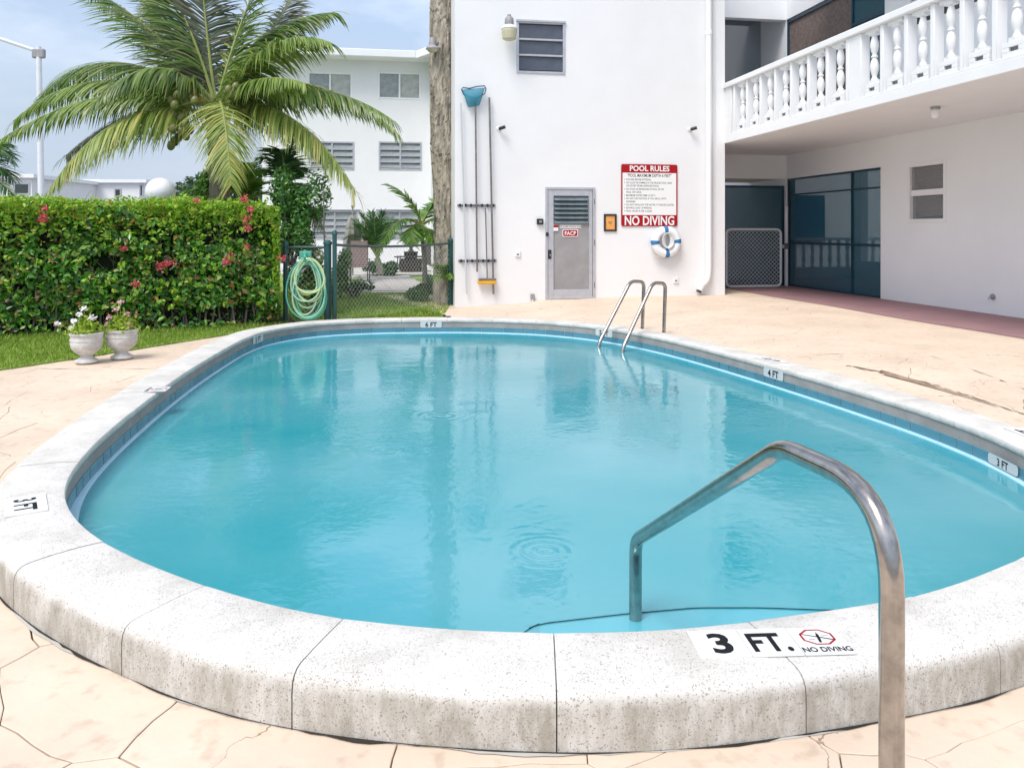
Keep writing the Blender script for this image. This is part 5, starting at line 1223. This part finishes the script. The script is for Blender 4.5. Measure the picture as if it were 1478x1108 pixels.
MB().box(-.35, .35, -.3, .3, 0, .42, Matrix.Translation(P(593, 386, Yr)-Vector((0, 0, .12)))).build('plinth', M['soil'], s)
Yl = 12.5
small_palm('palm_seedling', 'small feathery palm growing at the foot of the bark trunk', P(645, 428, 14.9), P(645, 408, 14.9), [(P(635, 378, 14.8), P(624, 384, 14.7)), (P(643, 375, 14.9), P(640, 385, 14.5)), (P(650, 372, 15), P(655, 388, 14.8)), (P(636, 392, 14.6), P(626, 404, 14.5)), (P(648, 385, 14.6), P(652, 402, 14.5))], .26, M['pg'], .03, n=22, wid=.03, hang=.3)
Yw = 15.5
small_palm('edge_palm', 'fan of dark green fronds at the left picture edge', P(-60, 400, Yw), P(-30, 255, Yw), [(P(-10, 190, Yw), P(22, 236, Yw)), (P(0, 225, Yw), P(20, 262, Yw)), (P(-5, 250, Yw-.3), P(24, 285, Yw-.3)), (P(-15, 200, Yw+.4), P(12, 208, Yw+.4)), (P(-20, 250, Yw), P(5, 300, Yw)), (P(-80, 200, Yw), P(-110, 260, Yw))], .55, M['pdk'], .12, n=46, wid=.035, hang=.6)
def bush(name, lb, c, r, n, size, mt, cat='bush', asp=.5, group=None, stems=True):
    c = Vector(c); s = thing(name, c, lb, cat, group); cc, nn = [], []
    blobs = [(Vector((random.gauss(0, .38)*r[0], random.gauss(0, .38)*r[1], random.uniform(.25, .85)*r[2])), random.uniform(.28, .5)) for _ in range(9)]
    for _ in range(n):
        b, k = random.choice(blobs); d = Vector((random.gauss(0, 1), random.gauss(0, 1), random.gauss(0, 1))).normalized(); q = b+Vector((d.x*r[0], d.y*r[1], d.z*r[2]*.6))*k*random.uniform(.6, 1.05)
        q.z = max(.02, q.z); cc.append(tuple(c+q)); nn.append(tuple(d+Vector((0, 0, .3))))
    leaves('foliage', cc, nn, size, mt, s, asp)['kind'] = 'stuff'
    mb = MB()
    for b, k in blobs: mb.tube([c+Vector((b.x*.15, b.y*.15, 0)), c+Vector((b.x*.5, b.y*.5, b.z*.5)), c+b], [.02, .014, .006], 4)
    mb.build('stems', M['twig'], s); return s
M['bg'] = leafmat('mid_green_leaves', [(0, (.015, .06, .015)), (.5, (.04, .14, .03)), (.9, (.09, .24, .05)), (1, (.2, .32, .08))], .4, .25)
M['bgl'] = leafmat('fresh_green_leaves', [(0, (.04, .12, .02)), (.5, (.10, .24, .03)), (1, (.22, .38, .06))], .45, .3)
M['bgm'] = leafmat('shrub_leaves', [(0, (.03, .10, .02)), (.4, (.08, .24, .05)), (.85, (.14, .34, .07)), (1, (.28, .42, .10))], .4, .3)
bush('shrub', 'bright green shrub rising behind the right end of the hedge', P(418, 375, 13.2)+Vector((0, 0, -.1)), (.46, .45, 1.50), 4600, .085, M['bgm'])
frl = [(P(352+dx*.55, 288-dy*.75-8, 14.6), P(352+dx, 290-dy, 14.6+dz)) for dx, dy, dz in ((-28, 24, 0), (-18, 44, .3), (-6, 52, -.3), (8, 54, .2), (22, 44, -.2), (34, 26, .3), (-12, 30, -.5), (18, 30, -.5), (40, 10, 0), (2, 40, .5))]
small_palm('fan_palm', 'bright green spiky palm just right of the coconut trunk', P(352, 330, 14.6), P(352, 296, 14.6), frl, .36, M['pg'], .09, n=40, wid=.03, hang=.2)
frl = [(P(410+dx*.5, 250-dy*.8-14, 15.2), P(410+dx, 262-dy, 15.2+dz)) for dx, dy, dz in ((-35, 30, 0), (-22, 44, .3), (-5, 42, -.3), (20, 60, .2), (34, 66, .2), (30, 10, -.4), (42, -20, -.3), (-38, 8, .2), (10, 22, .4))]
small_palm('dark_palm', 'dark feathery palm between the hedge end and the far building', P(412, 380, 15.2), P(412, 275, 15.2), frl, .42, M['pdk'], .08, n=44, wid=.035, hang=.5)
small_palm('grey_palm', 'single grey drooping frond palm beside the green fence post', P(452, 380, 13.6), P(430, 312, 13.6), [(P(452, 275, 13.6), P(470, 342, 13.5)), (P(445, 290, 13.4), P(460, 332, 13.3)), (P(418, 290, 13.6), P(408, 330, 13.5))], .36, M['frondd'], .035, n=34, wid=.028, hang=.8)
bush('shrub', 'pale green shrub under the coconut palm behind the hedge', P(292, 300, 17)+Vector((0, 0, -.2)), (.55, .5, .95), 1800, .10, M['bgl'])
bush('shrub', 'low leafy shrub at the foot of the bark trunk', hz(610, 434, -.17), (.36, .32, .50), 2600, .065, M['bgl'])
bush('shrub', 'low green hedge bush just behind the green fence post', hz(497, 432, -.16)+Vector((-.15, .3, 0)), (.24, .5, .95), 2200, .07, M['bgl'])
bush('shrub', 'green bush behind the coiled hose on the fence', hz(446, 455, -.16)+Vector((0, .25, 0)), (.42, .25, 1.12), 3800, .065, M['hedge'])
bush('shrub', 'dark bromeliad clump beside the sago palm on the lawn', hz(553, 399, -.16), (.5, .4, .45), 900, .2, M['pdk'], asp=.2)
bush('shrub', 'low dark ground plants along the near kerb by the fence post', hz(512, 428, -.16), (.55, .3, .32), 900, .08, M['pdk'])
# ---- bark trunk
M['bark'] = mat('flaking_pale_bark', (.56, .49, .39), .95, var=.68, vscale=5, bump=1, bscale=14)
nt = M['bark'].node_tree
for nd in nt.nodes:
    if nd.type == 'TEX_NOISE':
        mpn = nt.nodes.new('ShaderNodeMapping'); mpn.inputs['Scale'].default_value = (2.4, 2.4, .55); tcx = [q for q in nt.nodes if q.type == 'TEX_COORD'][0]
        nt.links.new(tcx.outputs['Object'], mpn.inputs['Vector']); nt.links.new(mpn.outputs[0], nd.inputs['Vector'])
    if nd.type == 'BUMP': nd.inputs['Distance'].default_value = .05
TY = 15.3; tb0, tt0 = P(645, 445, TY), P(634, -120, TY); s = thing('bark_tree', tb0, 'tall tree trunk with flaking pale bark against the building corner', 'tree')
NR, NA = 230, 56; vs = []; fs = []
import mathutils.noise as mn
for i in range(NR):
    t = i/(NR-1); c = tb0.lerp(tt0, t)+Vector((.02*math.sin(t*9), 0, 0)); r0 = (.236+.05*(1-t)**6)*(1-.05*t)
    for j in range(NA):
        a = 2*math.pi*j/NA; q = Vector((math.cos(a)*2.2, math.sin(a)*2.2, c.z*.9)); h = mn.fractal(q*2.2, .9, 2.1, 5); rid = 1-abs(mn.noise(Vector((math.cos(a)*4.6, math.sin(a)*4.6, c.z*1.5+3))))*2
        r = r0+.020*h+.028*max(0, rid-.55)-.03*(1 if rid > .86 else 0); vs.append((c.x+r*math.cos(a), c.y+r*math.sin(a), c.z))
for i in range(NR-1):
    for j in range(NA): fs.append((i*NA+j, i*NA+(j+1) % NA, (i+1)*NA+(j+1) % NA, (i+1)*NA+j))
MB().add(vs, fs).build('trunk', M['bark'], s)
s = thing('trunk_lamp', P(624, 72, TY-.3), 'grey dome lamp fixed to the bark trunk', 'lamp')
lc = P(624, 72, TY-.35); MB().lathe([(.12, 0), (.125, .02), (.10, .06), (.06, .09)], 18, c=lc).build('shade', M['alu_d'], s, smooth=True); MB().lathe([(.06, .09), (.055, .2), (.03, .23)], 14, c=lc).build('housing', M['alu_d'], s, smooth=True)
MB().lathe([(.02, -.06), (.08, -.04), (.11, 0)], 16, c=lc).build('lens', M['lampglass'], s, smooth=True); MB().tube([lc+Vector((.03, 0, .06)), P(640, 69, TY-.15)], .018, 6).build('arm', M['galv'], s)
# ---- fence, hose
fA, fB, fC = P(412, 358, 11.9), P(480, 352, 11.95), P(651, 350, 14.75)
fz0 = -.17; fence = thing('chain_link_fence', (fB.x, fB.y, fz0), 'green chain link fence between the hedge and the bark trunk', 'fence')
def fpost(p, top, r, mt=M['greenpost']):
    MB().tube([(p.x, p.y, fz0-.05), (p.x, p.y, top)], r, 12).build('post', mt, fence, smooth=True); MB().lathe([(r*1.25, 0), (r*1.25, .04), (r*.6, .07)], 12, c=(p.x, p.y, top-.01)).build('post_cap', mt, fence, smooth=True)
fz = 1.0
pB1, pB2 = P(473, 400, 11.9), P(483, 400, 11.85); fpost(pB1, EYE+(HY-352)/F*11.9, .055); fpost(pB2, EYE+(HY-338)/F*11.85, .034)
fpost(P(650, 400, 14.75), EYE+(HY-348)/F*14.75, .045); fpost(Vector((fA.x, fA.y, 0)), fA.z+.05, .034)
zt1, zt2 = EYE+(HY-357)/F*11.9, EYE+(HY-351)/F*14.75
MB().tube([Vector((fA.x, fA.y, zt1)), Vector((pB1.x, pB1.y, zt1))], .021, 10).build('top_rail', M['greenrail'], fence, smooth=True)
rl = [Vector((pB2.x, pB2.y, zt1+.04)), Vector((pB2.x, pB2.y, 0)).lerp(Vector((P(651, 0, 14.75).x, 14.75, 0)), .45)+Vector((0, 0, zt1*.5+zt2*.5-.06)), Vector((P(650, 0, 14.75).x, 14.75, zt2))]
MB().tube([qb(rl[0], rl[1], rl[2], t) for t in np.linspace(0, 1, 10)], .021, 10).build('top_rail', M['greenrail'], fence, smooth=True)
a, b = Vector((pB2.x, pB2.y, fz0+.05)), Vector((P(650, 0, 14.75).x, 14.75, fz0+.05)); ex = (b-a); ex.z = 0
mb = MB(); chain(mb, a, ex, ex.length, zt1-fz0-.08, .092, .0018); mb.build('chain_link', M['galv'], fence)['kind'] = 'stuff'
a, b = Vector((fA.x, fA.y, fz0+.05)), Vector((pB1.x, pB1.y, fz0+.05)); ex = (b-a); mb = MB(); chain(mb, a, ex, ex.length, zt1-fz0-.08, .092, .0018); mb.build('chain_link', M['galv'], fence)['kind'] = 'stuff'
M['hose1'] = mat('pale_green_hose', (.32, .55, .38), .4); M['hose2'] = mat('yellow_green_hose', (.62, .68, .28), .4); M['hose3'] = mat('teal_hose', (.08, .36, .26), .4)
YH = 11.66
for nm, mt, lb, n, seed in (('garden_hose', 'hose1', 'pale green garden hose coiled on the fence beside the hedge', 9, 3), ('garden_hose', 'hose2', 'yellow green garden hose hung inside the coil on the fence', 4, 8), ('garden_hose', 'hose3', 'teal hose loops hanging outermost and lowest on the fence', 3, 5)):
    rr = random.Random(seed); s = thing(nm, P(443, 462, YH), lb, 'hose'); mb = MB(); pts = []
    for k in range(n):
        hw = rr.uniform(17, 27)+(3 if mt == 'hose3' else 0); top = 374+rr.uniform(-2, 5); bot = rr.uniform(420, 461) if mt != 'hose3' else rr.uniform(455, 463); cx = 442+rr.uniform(-3, 5); tw = rr.uniform(-.15, .15)
        for q in range(28):
            a = math.pi/2+2*math.pi*q/28; yy = (1-math.sin(a))/2; wd = hw*(.75+.35*yy)
            x = cx+math.cos(a)*wd+tw*40*(yy-.5); y = top+(bot-top)*yy; pts.append(P(x, y, YH-.02-.012*((k*5) % 7)+.03*math.cos(a)*rr.uniform(.6, 1)))
    mb.tube(pts, .0115, 7); mb.build('coil', M[mt], s, smooth=True)
s = thing('hose_hanger', P(443, 376, YH), 'small green hose hanger bracket on the fence', 'hanger'); MB().tube([P(440, 362, YH+.15), P(440, 372, YH-.02), P(440, 377, YH-.16), P(440, 370, YH-.2)], .02, 8).build('hook', M['hose3'], s)
MB().bbox(-.09, .09, -.02, .02, -.12, .1, .01, Matrix.Translation(P(441, 372, YH+.12))).build('plate', M['hose3'], s)
# slim grey pole behind the fence post
s = thing('slim_pole', P(468, 400, 13), 'slim grey pole with a short side arm behind the fence', 'pole'); MB().tube([P(470, 420, 13), P(466.5, 272, 13)], .014, 6).build('shaft', M['chrome_d'], s); MB().tube([P(466.5, 276, 13), P(471, 277, 13)], .02, 6).build('arm', M['alu_d'], s)
# kerb of dark soil under the hedge
mb = MB(); vs = [hp(0, -.22, .012), hp(HL+.3, -.18, .012), hp(HL+.3, HD_, .012), hp(0, HD_, .012)]; mb.add(vs, [(0, 1, 2, 3)]); o = mb.build('flower_bed', M['soil']); o['kind'] = 'structure'
M['litter'] = leafmat('dry_leaf_litter', [(0, (.10, .06, .03)), (.6, (.22, .15, .07)), (1, (.16, .20, .06))], .8, .1)
c_, n_ = [], []
while len(c_) < 130:
    x, y = random.uniform(-5, 5), random.uniform(1.9, 12)
    if inside((x, y), O20) or (x < -3 and x < lawn_x(y)+.05): continue
    c_.append((x, y, deckz(x, y)+.012)); n_.append((0, 0, 3))
leaves('leaf_litter', c_, n_, .022, M['litter'], None, .45, jitter=.3)['kind'] = 'stuff'
# ---- globe lamp
Yg = 12.9; gc = P(231.5, 277, Yg); s = thing('globe_lamp', Vector((gc.x, gc.y, -.2)), 'white globe lamp standing just behind the hedge', 'lamp')
MB().ball(gc, .235, 32).build('globe', M['globe'], s, smooth=True); MB().lathe([(.09, -.28), (.10, -.25), (.09, -.20)], 16, c=gc).build('collar', M['black'], s, smooth=True); MB().tube([(gc.x, gc.y, -.2), gc-Vector((0, 0, .25))], .05, 10).build('post', M['black'], s, smooth=True)
# ================================================================== FAR BUILDING
VF = 30.9
fb = thing('far_building', UV(-2, VF, -.2), 'white three storey building with grey windows beyond the fence', 'building')
f0, _ = onV(388, 200, VF); f1, _ = onV(621, 200, VF); ztop = onV(600, 90, VF)[1]
wins = [(545.5, 103.5, 607.5, 144.5, 's'), (444, 103.5, 508.5, 144.5, 's'), (546.5, 204, 609, 246.5, 'j'), (447, 203.5, 511.5, 246, 'j'), (547, 304, 606, 346, 'j'), (450, 304, 516, 346, 'j')]
holes = []
for x0, y0, x1, y1, k in wins:
    a, zt_ = onV(x0, y0, VF); b, zb_ = onV(x1, y1, VF); holes.append((a, b, zb_, zt_))
wall_with_holes(f0, f1, -.3, ztop, holes, VF, VF+.25, 'wall', M['white'], fb)
MB(BM).box(f1, f1+.25, VF-2.4, VF, -.3, ztop).build('side_wing', M['white'], fb)
MB(BM).box(f0-.25, f0, VF+.1, VF+9, -.3, ztop).build('end_wall', M['white'], fb)
M['cur2'] = mat('sheer_curtain', (.50, .52, .50), .7, var=.3, vscale=4)
for (a, b, z0, z1), wd in zip(holes, wins):
    wn_ = thing('window', UV((a+b)/2, VF, z0)); wn_.parent = fb; wn_.location = UV((a+b)/2, VF, z0)-fb.location; fr_ = 'white2' if wd[4] == 's' else 'alu'
    mb = MB(BM); f = .07
    for q in ((a, a+f, z0, z1), (b-f, b, z0, z1), ((a+b)/2-f/2, (a+b)/2+f/2, z0+f, z1-f)): mb.bbox(q[0], q[1], VF-.02, VF+.08, q[2], q[3], .01)
    mb.bbox(a+f, b-f, VF-.018, VF+.078, z0, z0+f, .01); mb.bbox(a+f, b-f, VF-.018, VF+.078, z1-f, z1, .01); mb.build('frame', M[fr_], wn_)
    if wd[4] == 's':
        MB(BM).box(a+f, (a+b)/2-f/2, VF+.06, VF+.07, z0+f, z1-f).build('pane', M['glass_g'], wn_); MB(BM).box((a+b)/2+f/2, b-f, VF+.06, VF+.07, z0+f, z1-f).build('pane', M['cur2'], wn_)
    else:
        nr_ = 4; hh = (z1-z0-2*f)/nr_
        for k in range(nr_):
            for (q0, q1) in ((a+f, (a+b)/2-f/2), ((a+b)/2+f/2, b-f)):
                MB(BM).add([(q0, VF-.01, z0+f+k*hh+.02), (q1, VF-.01, z0+f+k*hh+.02), (q1, VF+.07, z0+f+(k+1)*hh), (q0, VF+.07, z0+f+(k+1)*hh)], [(0, 1, 2, 3)]).build('pane', M['glass_g'], wn_)
            if k: MB(BM).box(a+f, b-f, VF-.022, VF+.02, z0+f+k*hh-.015, z0+f+k*hh+.02).build('rail', M['alu'], wn_)
        MB(BM).box(a, b, VF+.15, VF+.16, z0, z1).build('backing', M['glass_dd'], wn_)
        if wd[1] > 300: MB(BM).bbox(a-.12, b+.12, VF-.10, VF-.001, z1, z1+.06, .01).build('drip_ledge', M['alu'], wn_)
MB(BM).box(f0-.6, f1-.001, VF-.75, VF+.3, ztop, ztop+.05).build('soffit', M['white2'], fb)
MB(BM).bbox(f0-.6, f1-.6, VF-.85, VF-.75, ztop-.02, ztop+.26, .02).build('gutter', M['white2'], fb)
ga, gb = Vector((f1-.55, VF-.80, 0)), Vector((f1+.55, VF-3.0, 0)); gd = (gb-ga).normalized(); gn = Vector((-gd.y, gd.x, 0))*-.05
MB(BM).add([ga-gn+Vector((0,0,ztop-.02)), gb-gn+Vector((0,0,ztop-.02)), gb+gn+Vector((0,0,ztop-.02)), ga+gn+Vector((0,0,ztop-.02)), ga-gn+Vector((0,0,ztop+.26)), gb-gn+Vector((0,0,ztop+.26)), gb+gn+Vector((0,0,ztop+.26)), ga+gn+Vector((0,0,ztop+.26))], [(3,2,1,0),(4,5,6,7),(0,1,5,4),(1,2,6,5),(2,3,7,6),(3,0,4,7)]).build('gutter', M['white2'], fb)
MB(BM).add([(f1-.5, VF-.80, ztop+.03), (f1+.58, VF-2.96, ztop+.03), (f1+.58, VF-.2, ztop+.03), (f1-.5, VF-.2, ztop+.031)], [(0, 1, 2, 3)]).build('soffit', M['white2'], fb)
mb = MB(BM); mb.add([(f0-.6, VF-.75, ztop+.24), (f1-.5, VF-.75, ztop+.24), (f1+3, VF+5, ztop+1.15), (f0-.6, VF+5, ztop+1.15)], [(0, 1, 2, 3)]); mb.add([(f1-.5, VF-.75, ztop+.24), (f1+.6, VF-2.95, ztop+.24), (f1+3, VF-2.9, ztop+.5), (f1+3, VF+5, ztop+.75)], [(0, 1, 2, 3)]); mb.build('roof', M['roof'], fb)
# patio furniture
M['rust'] = mat('dark_bronze_frame', (.06, .05, .045), .5)
def lounge(px, py, Y, lb, fab=M['brick_tan'], wd=.7):
    b = Vector((P(px, py, Y).x, Y, -.14)); s = thing('patio_chair', b, lb, 'chair'); m = Matrix.Translation(b) @ Matrix.Rotation(R(12), 4, 'Z')
    MB().bbox(-wd/2, wd/2, -.35, .3, .40, .43, .01, m).build('seat', fab, s)
    MB().bbox(-wd/2, wd/2, -.02, .02, 0, .72, .01, m @ Matrix.Translation((0, .3, .42)) @ Matrix.Rotation(R(-22), 4, 'X')).build('backrest', fab, s)
    for sx in (-1, 1):
        MB().tube([m @ Vector((sx*(wd/2+.03), -.36, 0)), m @ Vector((sx*(wd/2+.03), -.34, .62)), m @ Vector((sx*(wd/2+.03), .35, .60))], .018, 6).build('armrest', M['rust'], s)
        MB().tube([m @ Vector((sx*(wd/2), .45, 0)), m @ Vector((sx*(wd/2), .30, .45)), m @ Vector((sx*(wd/2), .58, 1.1))], .018, 6).build('rear_leg', M['rust'], s)
lounge(519, 395, 21, 'brown sling patio chair under the folded umbrella', wd=.45)
s = thing('patio_table', hz(602, 390, -.14), 'low dark wire patio table on the far lawn', 'table'); b = hz(602, 390, -.14)
MB().bbox(-.75, .75, -.35, .35, .45, .49, .01, Matrix.Translation(b)).build('tabletop', M['rust'], s)
for sx in (-1, 1):
    for sy in (-1, 1): MB().tube([b+Vector((sx*.68, sy*.3, 0)), b+Vector((sx*.62, sy*.28, .46))], .022, 6).build('leg', M['rust'], s)
lounge(632, 392, 22.5, 'dark patio chair before the far wall near the bark trunk', M['rust'])
Yu = 22.5; ub_ = Vector((P(509, 400, Yu).x, Yu, -.14)); s = thing('folded_umbrella', ub_, 'folded grey patio umbrella standing by the far lawn', 'umbrella')
zt_ = P(509, 298, Yu).z; M['umb'] = mat('grey_umbrella_cloth', (.34, .32, .31), .8, var=.25, vscale=7)
mb = MB(); vs = []; fs = []; na = 16; nz_ = 10
for i in range(nz_+1):
    t = i/nz_; z = .55+(zt_-.12-.55)*t; r0 = (.30-.17*t)*(1 if t < .86 else 1-.5*(t-.86)/.14)
    for j in range(na): a = 2*math.pi*j/na; r = r0*(1+(.18 if j % 2 else -.12)*(1-.5*t)); vs.append((ub_.x+r*math.cos(a), ub_.y+r*math.sin(a), ub_.z+z))
for i in range(nz_):
    for j in range(na): fs.append((i*na+j, i*na+(j+1) % na, (i+1)*na+(j+1) % na, (i+1)*na+j))
fs.append(tuple(nz_*na+j for j in range(na))); mb.add(vs, fs).build('canopy', M['umb'], s)
MB().tube([ub_, Vector((ub_.x, ub_.y, zt_))], .025, 8).build('pole', M['alu_d'], s); MB().lathe([(.25, 0), (.25, .06), (.05, .1)], 18, c=ub_).build('base', M['conc'], s); MB().ball((ub_.x, ub_.y, zt_), .05, 10).build('finial', M['umb'], s)
# ---- street lamp, far houses, clouds of trees
Ys = 38; s = thing('street_lamp', Vector((P(62, 300, Ys).x, Ys, -.3)), 'tall white street lamp pole with an arm reaching left', 'street lamp')
M['whitep'] = mat('white_painted_pole', (.72, .74, .78), .5, var=.1, vscale=4)
MB().tube([Vector((P(61, 300, Ys).x, Ys, -.3)), P(56, 68, Ys)], [.16, .12], 14).build('pole', M['whitep'], s, smooth=True); MB().tube([P(56, 75, Ys), P(5, 58, Ys), P(-20, 50, Ys)], .09, 8).build('arm', M['whitep'], s, smooth=True)
MB().bbox(-.3, .3, -.12, .12, -.35, .1, .05, Matrix.Translation(P(56, 74, Ys))).build('junction', M['alu_d'], s); MB().bbox(-1.0, .3, -.2, .2, -.08, .1, .05, Matrix.Translation(P(-30, 48, Ys))).build('lamp_head', M['alu_d'], s)
def house(x0, x1, yt, Y, lb, win=(), dpt=8):
    a, b = P(x0, yt, Y), P(x1, yt, Y); s = thing('white_house', Vector(((a.x+b.x)/2, Y, -.3)), lb, 'house')
    MB().box(a.x, b.x, Y, Y+dpt, -.3, a.z).build('wall', M['white'], s); MB().box(a.x-.3, b.x+.3, Y-.3, Y+dpt+.3, a.z, a.z+.25).build('roof', M['white2'], s)
    for (u0, v0, u1, v1) in win:
        p, q = P(u0, v0, Y-.04), P(u1, v1, Y-.04); o = MB().bbox(p.x, q.x, Y-.06, Y+.02, q.z, p.z, .01).build('window', M['alu'], s); MB().box(p.x+.1, q.x-.1, Y-.075, Y-.0605, q.z+.1, p.z-.1).build('pane', M['glass_dd'], o)
    return s
house(-40, 46, 257, 52, 'far white house at the left picture edge behind the hedge', [(20, 264, 43, 281)])
house(50, 208, 264, 60, 'long low far white house behind the drooping frond', [(201, 266, 207, 284), (165, 272, 175, 284)])
house(215, 262, 277, 75, 'small far white house right of the globe lamp')
M['far_tree'] = leafmat('far_tree_leaves', [(0, (.03, .07, .03)), (.6, (.06, .13, .05)), (1, (.12, .20, .08))], .6, .2)
bush('tree', 'round far tree behind the coconut trunk', P(278, 330, 50)+Vector((0, 0, -1.6)), (2.8, 2.2, 4.6), 3600, .34, M['far_tree'], 'tree')
bush('tree', 'far leafy tree between the palm trunk and the far building', P(352, 330, 48)+Vector((0, 0, -1.6)), (3.2, 2.4, 5.4), 4200, .36, M['far_tree'], 'tree')
bush('tree', 'far tree seen between the street lamp and the left edge palm', P(12, 330, 70)+Vector((0, 0, -2)), (4, 2.4, 5.6), 2600, .4, M['far_tree'], 'tree')
print('objects', len(bpy.data.objects))
